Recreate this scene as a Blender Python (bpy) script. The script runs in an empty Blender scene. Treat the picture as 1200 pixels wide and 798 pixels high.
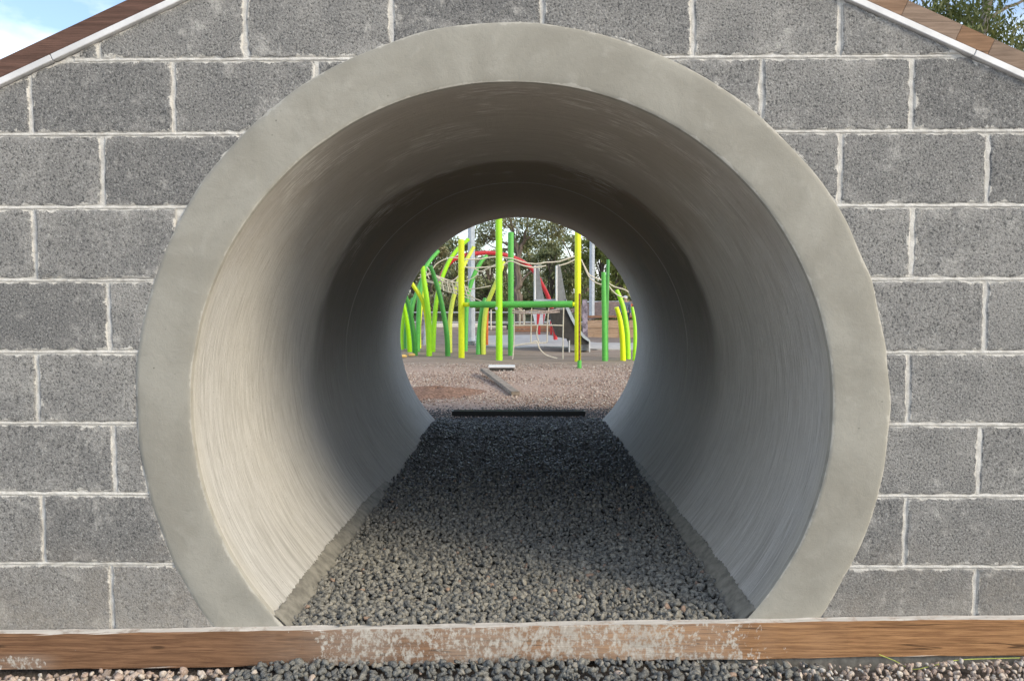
import bpy, bmesh, math, random
import numpy as np
from mathutils import Vector, Matrix
from mathutils.geometry import delaunay_2d_cdt

R = math.radians
SC = bpy.context.scene
COL = SC.collection
rng = np.random.default_rng(7)
random.seed(7)

# ------------------------------------------------------------------ camera
F_PX, IW, IH = 949.16, 1200, 798
CAM = np.array([0.0377, -2.2366, 0.9630])
YAW, PIT, ROL = 0.014143, 0.055954, -0.000815
_cy, _sy = math.cos(YAW), math.sin(YAW)
FW = np.array([-_sy * math.cos(PIT), _cy * math.cos(PIT), -math.sin(PIT)])
_r0 = np.array([_cy, _sy, 0.0]); _u0 = np.cross(_r0, FW)
RT = math.cos(ROL) * _r0 + math.sin(ROL) * _u0
UP = -math.sin(ROL) * _r0 + math.cos(ROL) * _u0
cd = bpy.data.cameras.new('camera'); cam = bpy.data.objects.new('camera', cd); COL.objects.link(cam)
cd.sensor_width = 36.0; cd.sensor_fit = 'HORIZONTAL'; cd.lens = F_PX / IW * 36.0
cd.clip_start = 0.05; cd.clip_end = 3000
_m = Matrix((RT, UP, -FW)).transposed().to_4x4(); _m.translation = Vector(CAM); cam.matrix_world = _m
SC.camera = cam

def at(px, py, Y):
    """survey of the photograph: the point at depth Y seen at a pixel"""
    v = FW + RT * (px - IW / 2) / F_PX - UP * (py - IH / 2) / F_PX
    return CAM + v * (Y - CAM[1]) / v[1]
def onz(px, py, Z=0.0):
    v = FW + RT * (px - IW / 2) / F_PX - UP * (py - IH / 2) / F_PX
    return CAM + v * (Z - CAM[2]) / v[2]

# ------------------------------------------------------------------ light
SUN_DIR = Vector((0.85, -0.50, 0.52)).normalized()      # towards the sun
elev = math.asin(SUN_DIR.z); az = math.atan2(SUN_DIR.x, SUN_DIR.y)
w = bpy.data.worlds.new('World'); SC.world = w; w.use_nodes = True
nt = w.node_tree; nt.nodes.clear()
def wn(t, **k):
    n = nt.nodes.new(t)
    for a, b in k.items(): setattr(n, a, b)
    return n
sky = wn('ShaderNodeTexSky', sky_type='NISHITA', sun_disc=False, sun_elevation=elev, sun_rotation=az)
sky.air_density = 1.0; sky.dust_density = 1.0; sky.ozone_density = 2.5
tc = wn('ShaderNodeTexCoord'); mp = wn('ShaderNodeMapping'); mp.inputs['Scale'].default_value = (1, 1, 2.2)
mp.inputs['Location'].default_value = (0.3, 0.2, 0.1)
nz = wn('ShaderNodeTexNoise'); nz.inputs['Scale'].default_value = 2.6; nz.inputs['Detail'].default_value = 7; nz.inputs['Roughness'].default_value = .55
rp = wn('ShaderNodeValToRGB'); rp.color_ramp.elements[0].position = .47; rp.color_ramp.elements[1].position = .70; rp.color_ramp.elements[0].color = (.05, .05, .05, 1)
mx = wn('ShaderNodeMix', data_type='RGBA'); mx.inputs[7].default_value = (8.2, 8.4, 8.8, 1)
bg = wn('ShaderNodeBackground'); bg.inputs['Strength'].default_value = 0.115
ow = wn('ShaderNodeOutputWorld')
L = nt.links.new
L(tc.outputs['Generated'], mp.inputs['Vector']); L(mp.outputs['Vector'], nz.inputs['Vector'])
L(nz.outputs['Fac'], rp.inputs['Fac']); L(rp.outputs['Color'], mx.inputs[0])
L(sky.outputs['Color'], mx.inputs[6]); L(mx.outputs[2], bg.inputs['Color']); L(bg.outputs['Background'], ow.inputs['Surface'])
sd = bpy.data.lights.new('sun', 'SUN'); sd.energy = 1.5; sd.angle = R(22); sd.color = (1.0, 0.86, 0.63)
sun = bpy.data.objects.new('sun', sd); COL.objects.link(sun)
sun.rotation_euler = (-SUN_DIR).to_track_quat('-Z', 'Y').to_euler(); sun.location = (6, -6, 8)
SC.view_settings.view_transform = 'Standard'; SC.view_settings.look = 'None'
SC.view_settings.exposure = 1.07; SC.view_settings.gamma = 1.0
SC.render.engine = 'CYCLES'
SC.cycles.use_denoising = True
SC.cycles.max_bounces = 8; SC.cycles.diffuse_bounces = 5

# ------------------------------------------------------------------ helpers
def link_mesh(name, verts, faces, mat=None, parent=None, smooth=False, attrs=None):
    me = bpy.data.meshes.new(name)
    me.from_pydata([tuple(map(float, v)) for v in verts], [], [tuple(map(int, f)) for f in faces])
    me.update()
    if smooth: me.polygons.foreach_set('use_smooth', [True] * len(me.polygons))
    for k, a in (attrs or {}).items():
        me.attributes.new(k, 'FLOAT', 'POINT').data.foreach_set('value', np.asarray(a, np.float32))
    o = bpy.data.objects.new(name, me); COL.objects.link(o)
    if mat: me.materials.append(mat)
    if parent: o.parent = parent; o.matrix_parent_inverse = parent.matrix_world.inverted() if False else Matrix.Translation(-parent.location)
    return o
def tri_mesh(name, V, Fa, mat, parent=None, smooth=False, attrs=None):
    """fast path: V (n,3), Fa (m,k) arrays with constant k"""
    me = bpy.data.meshes.new(name); n, (m, k) = len(V), Fa.shape
    me.vertices.add(n); me.vertices.foreach_set('co', V.astype(np.float32).ravel())
    me.loops.add(m * k); me.loops.foreach_set('vertex_index', Fa.astype(np.int32).ravel())
    me.polygons.add(m); me.polygons.foreach_set('loop_start', np.arange(0, m * k, k, dtype=np.int32))
    me.polygons.foreach_set('loop_total', np.full(m, k, np.int32))
    if smooth: me.polygons.foreach_set('use_smooth', np.ones(m, bool))
    for kk, a in (attrs or {}).items():
        me.attributes.new(kk, 'FLOAT', 'POINT').data.foreach_set('value', np.asarray(a, np.float32))
    me.update(calc_edges=True); me.validate()
    o = bpy.data.objects.new(name, me); COL.objects.link(o); me.materials.append(mat)
    if parent: o.parent = parent; o.matrix_parent_inverse = Matrix.Translation(-parent.location)
    return o
def tag(o, label=None, cat=None, group=None, kind=None):
    if label: o['label'] = label
    if cat: o['category'] = cat
    if group: o['group'] = group
    if kind: o['kind'] = kind
    return o
def thing(name, label, cat, loc=(0, 0, 0), group=None):
    o = bpy.data.objects.new(name, None); COL.objects.link(o); o.location = tuple(map(float, loc)); o.empty_display_size = .1
    return tag(o, label, cat, group)
class MB:
    def __init__(s): s.v = []; s.f = []
    def add(s, vs, fs):
        b = len(s.v); s.v += [tuple(v) for v in vs]; s.f += [tuple(b + i for i in f) for f in fs]; return s
    def box(s, c, d, M=None, bev=0.0):
        c = np.array(c, float); h = np.array(d, float) / 2
        if bev:
            bm = bmesh.new(); bmesh.ops.create_cube(bm, size=1)
            for v in bm.verts: v.co = Vector(np.array(v.co) * 2 * h)
            bmesh.ops.bevel(bm, geom=bm.edges[:], offset=bev, segments=2, affect='EDGES')
            bm.verts.index_update()
            P = np.array([v.co for v in bm.verts]); F = [[v.index for v in f.verts] for f in bm.faces]; bm.free()
        else:
            P = np.array([[x, y, z] for x in (-1, 1) for y in (-1, 1) for z in (-1, 1)], float) * h
            F = [(0, 1, 3, 2), (4, 6, 7, 5), (0, 4, 5, 1), (2, 3, 7, 6), (0, 2, 6, 4), (1, 5, 7, 3)]
        if M is not None: P = P @ np.array(M).T
        return s.add(P + c, F)
    def tube(s, pts, r, n=8, caps=True):
        pts = np.array(pts, float); m = len(pts); r = np.broadcast_to(np.array(r, float), (m,))
        T = np.gradient(pts, axis=0); T /= np.linalg.norm(T, axis=1)[:, None] + 1e-12
        a = np.array([0, 1, 0.]) if abs(T[0][1]) < .9 else np.array([1., 0, 0])
        V = []; N = a - T[0] * (a @ T[0]); N /= np.linalg.norm(N)
        for i in range(m):
            N = N - T[i] * (N @ T[i]); N /= np.linalg.norm(N); B = np.cross(T[i], N)
            for k in range(n):
                t = 2 * math.pi * k / n; V.append(pts[i] + r[i] * (math.cos(t) * N + math.sin(t) * B))
        Fs = [(i * n + k, i * n + (k + 1) % n, (i + 1) * n + (k + 1) % n, (i + 1) * n + k) for i in range(m - 1) for k in range(n)]
        if caps: Fs += [tuple(range(n))[::-1], tuple(range((m - 1) * n, m * n))]
        return s.add(V, Fs)
    def prism(s, poly, y0, y1):
        n = len(poly)
        V = [(x, y0, z) for x, z in poly] + [(x, y1, z) for x, z in poly]
        return s.add(V, [tuple(range(n)), tuple(range(n, 2 * n))[::-1]] + [(i, n + i, n + (i + 1) % n, (i + 1) % n) for i in range(n)])
    def build(s, name, mat, parent=None, smooth=False):
        o = link_mesh(name, s.v, s.f, mat, parent, smooth)
        bm = bmesh.new(); bm.from_mesh(o.data); bmesh.ops.recalc_face_normals(bm, faces=bm.faces[:]); bm.to_mesh(o.data); bm.free()
        if smooth:
            o.data.set_sharp_from_angle(angle=R(40))
        return o
def smooth_curve(pts, n=14):
    """Catmull-Rom through the points"""
    P = np.array(pts, float); P = np.vstack([2 * P[0] - P[1], P, 2 * P[-1] - P[-2]]); out = []
    m = len(P) - 3
    for i in range(m):
        k = max(2, n // m)
        for t in np.linspace(0, 1, k, endpoint=(i == m - 1)):
            a, b, c, d = P[i:i + 4]
            out.append(.5 * ((2 * b) + (c - a) * t + (2 * a - 5 * b + 4 * c - d) * t * t + (3 * b - a - 3 * c + d) * t ** 3))
    return np.array(out)

# ------------------------------------------------------------------ materials
class NT:
    def __init__(s, name):
        s.m = bpy.data.materials.new(name); s.m.use_nodes = True; s.t = s.m.node_tree
        s.b = s.t.nodes['Principled BSDF']
    def n(s, t, ins=None, **k):
        o = s.t.nodes.new(t)
        for a, b in k.items(): setattr(o, a, b)
        for a, b in (ins or {}).items(): s.set(o.inputs[a], b)
        return o
    def set(s, sock, v):
        if isinstance(v, bpy.types.NodeSocket): s.t.links.new(v, sock)
        else: sock.default_value = v
    def coord(s, kind='Object', scale=(1, 1, 1)):
        c = s.n('ShaderNodeTexCoord'); mp = s.n('ShaderNodeMapping', {'Vector': c.outputs[kind], 'Scale': scale}); return mp.outputs['Vector']
    def noise(s, vec, scale, detail=4, rough=.5, w=None, dist=0):
        o = s.n('ShaderNodeTexNoise', {'Scale': scale, 'Detail': detail, 'Roughness': rough, 'Distortion': dist})
        if w is not None: o.noise_dimensions = '4D'; s.set(o.inputs['W'], w)
        s.set(o.inputs['Vector'], vec); return o.outputs['Fac']
    def ramp(s, fac, lo, hi, a=0., b=1.):
        return s.n('ShaderNodeMapRange', {'Value': fac, 'From Min': lo, 'From Max': hi, 'To Min': a, 'To Max': b}, interpolation_type='SMOOTHSTEP').outputs['Result']
    def mix(s, fac, a, b, mode='MIX'):
        o = s.n('ShaderNodeMix', data_type='RGBA', blend_type=mode); s.set(o.inputs[0], fac)
        for i, v in ((6, a), (7, b)):
            s.set(o.inputs[i], (*v, 1) if isinstance(v, (tuple, list)) and len(v) == 3 else v)
        return o.outputs[2]
    def math(s, op, a, b=0.5, c=None):
        o = s.n('ShaderNodeMath', operation=op); s.set(o.inputs[0], a); s.set(o.inputs[1], b)
        if c is not None: s.set(o.inputs[2], c)
        return o.outputs[0]
    def attr(s, name): return s.n('ShaderNodeAttribute', attribute_name=name).outputs['Fac']
    def rnd(s): return s.n('ShaderNodeObjectInfo').outputs['Random']
    def pos(s):
        g = s.n('ShaderNodeNewGeometry'); x = s.n('ShaderNodeSeparateXYZ', {'Vector': g.outputs['Position']}); return g.outputs['Position'], x.outputs
    def bump(s, h, strength=.5, dist=.01):
        s.set(s.b.inputs['Normal'], s.n('ShaderNodeBump', {'Height': h, 'Strength': strength, 'Distance': dist}).outputs['Normal'])
    def out(s, col, rough=.9, spec=.3, metal=0.):
        s.set(s.b.inputs['Base Color'], (*col, 1) if isinstance(col, (tuple, list)) and len(col) == 3 else col)
        s.set(s.b.inputs['Roughness'], rough); s.b.inputs['Specular IOR Level'].default_value = spec; s.set(s.b.inputs['Metallic'], metal)
        return s.m
def simple(name, col, rough=.6, spec=.4, metal=0., var=.12, scale=30):
    k = NT(name); v = k.coord(); n = k.noise(v, scale, 5, .6)
    c = k.mix(k.ramp(n, .3, .7), tuple(x * (1 - var) for x in col), tuple(min(1, x * (1 + var)) for x in col))
    return k.out(c, rough, spec, metal)

def mat_block():
    k = NT('block_concrete'); P, xyz = k.pos(); r = k.rnd(); rw = k.math('MULTIPLY', r, 40.)
    g1 = k.noise(P, 175, 3, .75, rw); g2 = k.noise(P, 320, 2, .6, rw)
    big = k.noise(P, 7, 4, .6, rw); mid = k.noise(P, 30, 5, .65, rw)
    tone = k.ramp(r, 0, 1, .0, 1.)
    base = k.mix(tone, (.192, .191, .186), (.288, .284, .271))
    base = k.mix(k.ramp(big, .35, .7), k.mix(.5, base, (.14, .142, .143)), base)
    # open pores and pale grains
    pits = k.ramp(g1, .40, .47, 1, 0); pale = k.ramp(g1, .55, .66)
    c = k.mix(k.math('MULTIPLY', pits, .78), base, (.045, .047, .05))
    c = k.mix(k.math('MULTIPLY', pale, .5), c, (.50, .50, .48))
    c = k.mix(k.math('MULTIPLY', k.ramp(g2, .58, .7), .35), c, (.6, .6, .58))
    c = k.mix(k.math('MULTIPLY', k.ramp(g2, .42, .3), .5), c, (.07, .07, .075))
    # mortar haze: blotches inside the face and smears along the arrises
    haze = k.math('MULTIPLY', k.ramp(k.noise(P, 9, 5, .7, k.math('ADD', rw, 3.)), .50, .68), k.ramp(mid, .42, .68))
    c = k.mix(k.math('MULTIPLY', haze, .8), c, (.50, .49, .46))
    e = k.attr('edge')
    wid = k.ramp(k.noise(P, 22, 6, .75, k.math('ADD', rw, 9.)), .42, .84, .0003, .022)
    sm = k.ramp(k.math('SUBTRACT', wid, e), -.002, .002)
    c = k.mix(k.math('MULTIPLY', sm, k.ramp(mid, .25, .5, .55, .95)), c, (.58, .565, .525))
    film = k.math('MULTIPLY', k.ramp(e, .05, .0), k.ramp(k.noise(P, 14, 5, .7, k.math('ADD', rw, 17.)), .45, .75))
    c = k.mix(k.math('MULTIPLY', film, .5), c, (.50, .485, .455))
    dust = k.math('MULTIPLY', k.ramp(k.math('ADD', xyz['Z'], k.math('MULTIPLY', k.math('SUBTRACT', big, .5), .5)), .36, .0), k.ramp(mid, .3, .6, .5, 1.))
    c = k.mix(k.math('MULTIPLY', dust, .42), c, (.36, .325, .275))
    h = k.math('ADD', k.math('MULTIPLY', g1, 1.), k.math('MULTIPLY', mid, .5))
    h = k.math('ADD', h, k.math('MULTIPLY', sm, .35))
    k.bump(h, .75, .006)
    return k.out(c, .95, .2)
def mat_mortar():
    k = NT('mortar_lime'); P, xyz = k.pos()
    n = k.noise(P, 35, 6, .7); g = k.noise(P, 210, 3, .7)
    c = k.mix(k.ramp(n, .3, .7), (.47, .455, .42), (.66, .65, .615))
    c = k.mix(k.math('MULTIPLY', k.ramp(g, .42, .3), .5), c, (.35, .33, .3))
    k.bump(k.math('ADD', n, k.math('MULTIPLY', g, .4)), .8, .006)
    return k.out(c, .95, .2)
def mat_rim():
    k = NT('cement_render'); P, xyz = k.pos()
    a = k.noise(P, 3.2, 5, .6, dist=.4); b = k.noise(P, 14, 6, .65, dist=.25); g = k.noise(P, 260, 2, .6)
    c = k.mix(k.ramp(a, .35, .68), (.264, .254, .218), (.332, .323, .283))
    c = k.mix(k.math('MULTIPLY', k.ramp(b, .52, .72), .25), c, (.42, .41, .37))
    c = k.mix(k.math('MULTIPLY', k.ramp(b, .45, .3), .35), c, (.24, .232, .20))
    s = k.noise(k.coord('Object', (2, 1, 14)), 4, 5, .7, dist=.4)
    c = k.mix(k.math('MULTIPLY', k.ramp(s, .62, .74), .25), c, (.20, .195, .17))
    vo = k.n('ShaderNodeTexVoronoi', {'Vector': P, 'Scale': 26.}).outputs['Distance']
    c = k.mix(k.math('MULTIPLY', k.ramp(vo, .075, .05), k.ramp(a, .5, .62)), c, (.10, .095, .08))
    c = k.mix(k.math('MULTIPLY', k.ramp(g, .36, .28), .5), c, (.22, .21, .19))
    # pale feathered arris where the trowel met the bore and the blocks
    e = k.attr('edge'); sm = k.ramp(k.math('SUBTRACT', k.ramp(b, .4, .8, 0, .012), e), -.002, .002)
    c = k.mix(k.math('MULTIPLY', sm, .45), c, (.50, .48, .43))
    k.bump(k.math('ADD', k.math('MULTIPLY', b, 1.), k.math('MULTIPLY', g, .15)), .35, .008)
    return k.out(c, .85, .25)
def mat_bore():
    k = NT('spun_concrete')
    u = k.attr('arc'); v = k.attr('along')
    def vec(su, sv, o=0.):
        return k.n('ShaderNodeCombineXYZ', {'X': k.math('MULTIPLY', u, su), 'Y': k.math('MULTIPLY', v, sv), 'Z': o}).outputs[0]
    P, xyz = k.pos()
    fine = k.noise(vec(5., 150.), 1.4, 6, .72, dist=.5)        # spinning marks
    mid = k.noise(vec(.9, 22., 4.), 1.2, 6, .68, dist=.3); med = k.noise(vec(3., 60., 6.), 1.3, 5, .7, dist=.4)
    cloud = k.noise(P, 2.2, 5, .6); grit = k.noise(P, 170, 2, .6)
    c = k.mix(k.ramp(fine, .34, .66), (.42, .41, .38), (.66, .65, .62))
    c = k.mix(k.math('MULTIPLY', k.ramp(med, .5, .7), .32), c, (.70, .685, .65))
    c = k.mix(k.math('MULTIPLY', k.ramp(med, .47, .3), .34), c, (.26, .24, .205))
    c = k.mix(k.math('MULTIPLY', k.ramp(mid, .4, .7), .25), c, (.56, .545, .51))
    c = k.mix(k.math('MULTIPLY', k.ramp(mid, .45, .28), .25), c, (.26, .245, .215))
    # wiped cement wash over the first metre and a third; beyond, a stain with deep tunnel shade put into its colour
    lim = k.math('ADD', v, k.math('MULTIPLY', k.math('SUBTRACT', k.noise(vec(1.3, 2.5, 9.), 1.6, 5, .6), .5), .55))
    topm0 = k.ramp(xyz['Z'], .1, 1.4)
    raw_shade = k.ramp(k.math('ADD', lim, k.math('MULTIPLY', k.math('SUBTRACT', fine, .5), .35)), k.ramp(topm0, .5, 1., 1.05, 1.20), k.ramp(topm0, .5, 1., 1.60, 1.36))
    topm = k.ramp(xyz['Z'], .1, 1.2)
    raw_shade = k.math('MULTIPLY', raw_shade, k.ramp(topm, 0, 1, .40, 1.))
    raw_shade = k.math('MULTIPLY', raw_shade, k.ramp(v, 3.7, 2.6, .25, 1.))
    c = k.mix(k.math('MULTIPLY', raw_shade, .85), c, k.mix(k.ramp(fine, .3, .7), (.05, .043, .036), (.115, .10, .086)))
    # brown tone on the crown: warm bounce light put into the colour
    crown_bounce = k.math('MULTIPLY', k.ramp(k.math('ADD', xyz['Z'], k.math('MULTIPLY', k.math('SUBTRACT', cloud, .5), .9)), .95, 1.45), k.ramp(fine, .2, .6, .55, 1.))
    c = k.mix(k.math('MULTIPLY', crown_bounce, .5), c, (.25, .18, .11))
    # pale scuffs with scraped strokes
    sc = k.math('MULTIPLY', k.ramp(k.noise(vec(2.2, 2.6, 2.), 1.5, 3, .5), .50, .60), k.ramp(k.noise(vec(6., 55., 5.), 1.6, 5, .7), .50, .58))
    sc = k.math('MULTIPLY', sc, k.math('MULTIPLY', k.ramp(xyz['Z'], 1.0, 1.3), k.ramp(v, 1.9, 1.3)))
    c = k.mix(k.math('MULTIPLY', sc, .7), c, (.70, .68, .63))
    # drips that dried towards the floor
    low = k.ramp(xyz['Z'], .42, .1)
    dr = k.math('MULTIPLY', k.ramp(k.noise(vec(1.6, 38., 7.), 1.2, 4, .6), .42, .62), low)
    dr = k.math('MULTIPLY', dr, k.ramp(cloud, .3, .6))
    c = k.mix(k.math('MULTIPLY', dr, .38), c, (.20, .19, .165))
    c = k.mix(k.math('MULTIPLY', k.ramp(grit, .34, .26), .6), c, (.15, .14, .125))
    c = k.mix(k.math('MULTIPLY', k.ramp(v, .10, .02), .55), c, (.56, .54, .48))
    k.bump(k.math('ADD', k.math('ADD', k.math('MULTIPLY', fine, 1.3), k.math('MULTIPLY', mid, .8)), k.math('MULTIPLY', grit, .35)), .75, .007)
    return k.out(c, .72, .35)
def mat_stone(name, cols, rough=.85):
    """cols: (fraction up to, colour) over the per-stone attribute 'tone'"""
    k = NT(name); P, _ = k.pos(); t = k.attr('tone')
    cr = k.n('ShaderNodeValToRGB', {'Fac': t}); cr.color_ramp.interpolation = 'CONSTANT'
    el = cr.color_ramp.elements; el[0].position = 0; el[0].color = (*cols[0][1], 1); el[1].position = cols[1][0]; el[1].color = (*cols[1][1], 1)
    for p, c in cols[2:]: e = el.new(p); e.color = (*c, 1)
    g = k.noise(P, 260, 3, .7); d = k.noise(P, 60, 4, .6)
    c = k.mix(k.ramp(g, .3, .7), k.mix(.35, cr.outputs['Color'], (0, 0, 0)), k.mix(.25, cr.outputs['Color'], (.5, .5, .48)))
    c = k.mix(k.math('MULTIPLY', k.ramp(d, .55, .75), .35), c, (.20, .19, .165))
    k.bump(g, .5, .003)
    return k.out(c, rough, .3)
def mat_timber(name, dark, light, splash=None, scale=1., topwhite=False, leftdark=False):
    k = NT(name); P, xyz = k.pos()
    v = k.coord('Object', (2.2 * scale, 30 * scale, 46 * scale))
    rw = k.math('MULTIPLY', k.rnd(), 30.)
    g = k.noise(v, 3., 6, .65, rw, dist=.6); f = k.noise(k.coord('Object', (6, 90, 200)), 2., 5, .75, rw); b = k.noise(P, 4, 4, .6, rw)
    c = k.mix(k.ramp(g, .3, .7), dark, light)
    c = k.mix(k.math('MULTIPLY', k.ramp(f, .5, .3), .4), c, tuple(x * .5 for x in dark))
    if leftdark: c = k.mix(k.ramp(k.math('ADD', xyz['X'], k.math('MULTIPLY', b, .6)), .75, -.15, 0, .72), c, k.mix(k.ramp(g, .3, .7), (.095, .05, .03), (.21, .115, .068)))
    c = k.mix(k.math('MULTIPLY', k.ramp(b, .55, .75), .35), c, tuple(x * .5 for x in dark))
    cr_ = k.noise(k.coord('Object', (.55 * scale, 16, 19)), 1.6, 3, .55, k.math('ADD', rw, 5.), dist=.3)
    crk = k.math('MULTIPLY', k.ramp(k.math('ABSOLUTE', k.math('SUBTRACT', cr_, .5)), .012, .003), k.ramp(k.noise(P, 2.2, 3, .5, k.math('ADD', rw, 2.)), .42, .55))
    c = k.mix(k.math('MULTIPLY', crk, .8), c, tuple(x * .22 for x in dark))
    kn = k.n('ShaderNodeTexVoronoi', {'Vector': k.coord('Object', (2.2, 6, 9)), 'Scale': 1.6}).outputs['Distance']
    c = k.mix(k.math('MULTIPLY', k.ramp(kn, .10, .04), .75), c, (.05, .028, .015))
    if splash:
        lo, hi = splash
        zone = k.math('MULTIPLY', k.ramp(xyz['X'], lo - .26, lo + .26), k.ramp(xyz['X'], hi + .30, hi - .30))
        zone = k.math('MAXIMUM', zone, k.math('MULTIPLY', k.ramp(xyz['X'], -1.24, -1.36), k.ramp(xyz['Z'], -.03, -.06)))
        c = k.mix(k.math('MULTIPLY', k.math('MULTIPLY', zone, k.ramp(b, .3, .6)), .35), c, (.46, .40, .34))
        thr = k.ramp(zone, 0, 1, .70, .495)
        s = k.noise(k.coord('Object', (1., 1., .7)), 78, 5, .72); s2 = k.noise(P, 9, 3, .5)
        m = k.ramp(k.math('SUBTRACT', k.math('ADD', k.math('MULTIPLY', s, .75), k.math('MULTIPLY', s2, .25)), thr), -.03, .05)
        c = k.mix(k.math('MULTIPLY', m, .8), c, k.mix(k.ramp(s, .5, .7), (.44, .41, .36), (.62, .60, .545)))
    if topwhite:
        gN = k.n('ShaderNodeNewGeometry'); nzv = k.n('ShaderNodeSeparateXYZ', {'Vector': gN.outputs['True Normal']}).outputs['Z']
        tw = k.math('MULTIPLY', k.ramp(nzv, .35, .8), k.ramp(k.noise(P, 20, 5, .7), .28, .5, .35, 1.))
        c = k.mix(tw, c, (.60, .565, .51))
    k.bump(k.math('ADD', g, f), .4, .004)
    return k.out(c, .8, .3)
def mat_ground():
    k = NT('site_ground'); P, xyz = k.pos()
    big = k.noise(P, .35, 5, .6); mid = k.noise(P, 3., 6, .65); g = k.noise(P, 38, 5, .75)
    st = k.noise(k.coord('Object', (.5, 5, 1)), 1.2, 5, .65)
    yy = k.math('ADD', xyz['Y'], k.math('MULTIPLY', k.math('SUBTRACT', mid, .5), 1.6))
    chips = k.mix(k.ramp(g, .35, .65), (.22, .155, .12), (.54, .42, .345))
    grey = k.mix(k.ramp(st, .35, .65), (.215, .165, .13), (.33, .268, .222))
    grey = k.mix(k.math('MULTIPLY', k.ramp(g, .5, .7), .4), grey, (.42, .38, .34))
    far = k.mix(k.ramp(mid, .35, .65), (.22, .165, .13), (.30, .235, .19))
    grass = k.mix(k.ramp(mid, .3, .7), (.05, .07, .03), (.13, .12, .07))
    c = k.mix(k.ramp(yy, 7.6, 9.4), chips, grey)
    c = k.mix(k.ramp(yy, 13., 17.), c, far)
    c = k.mix(k.ramp(yy, 24., 30.), c, grass)
    front = k.mix(k.ramp(yy, -.2, -.9), k.mix(k.ramp(g, .35, .65), (.07, .06, .05), (.16, .135, .115)), k.mix(k.ramp(g, .35, .65), (.34, .29, .245), (.58, .52, .45)))  # unseen ground before the tunnel made paler to bounce light inside
    c = k.mix(k.ramp(yy, 3.6, 3.2), c, front)
    k.bump(k.math('ADD', g, mid), .7, .02)
    return k.out(c, .95, .2)
def mat_leaf(name, a, b, warm=None):
    k = NT(name); t = k.attr('tone'); P, _ = k.pos()
    c = k.mix(t, a, b)
    if warm: c = k.mix(k.ramp(k.noise(P, .9, 3, .5), .5, .7), c, warm)
    k.out(c, .55, .35)
    tr = k.n('ShaderNodeBsdfTranslucent', {'Color': k.mix(.5, c, (.35, .4, .1))})
    ms = k.n('ShaderNodeMixShader', {0: .25, 1: k.b.outputs[0], 2: tr.outputs[0]})
    k.t.links.new(ms.outputs[0], k.t.nodes['Material Output'].inputs['Surface'])
    return k.m
def mat_bark(name, a, b):
    k = NT(name); v = k.coord('Object', (3, 3, .8)); n = k.noise(v, 4, 6, .7)
    k.bump(n, .6, .03); return k.out(k.mix(k.ramp(n, .3, .7), a, b), .9, .2)

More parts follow.
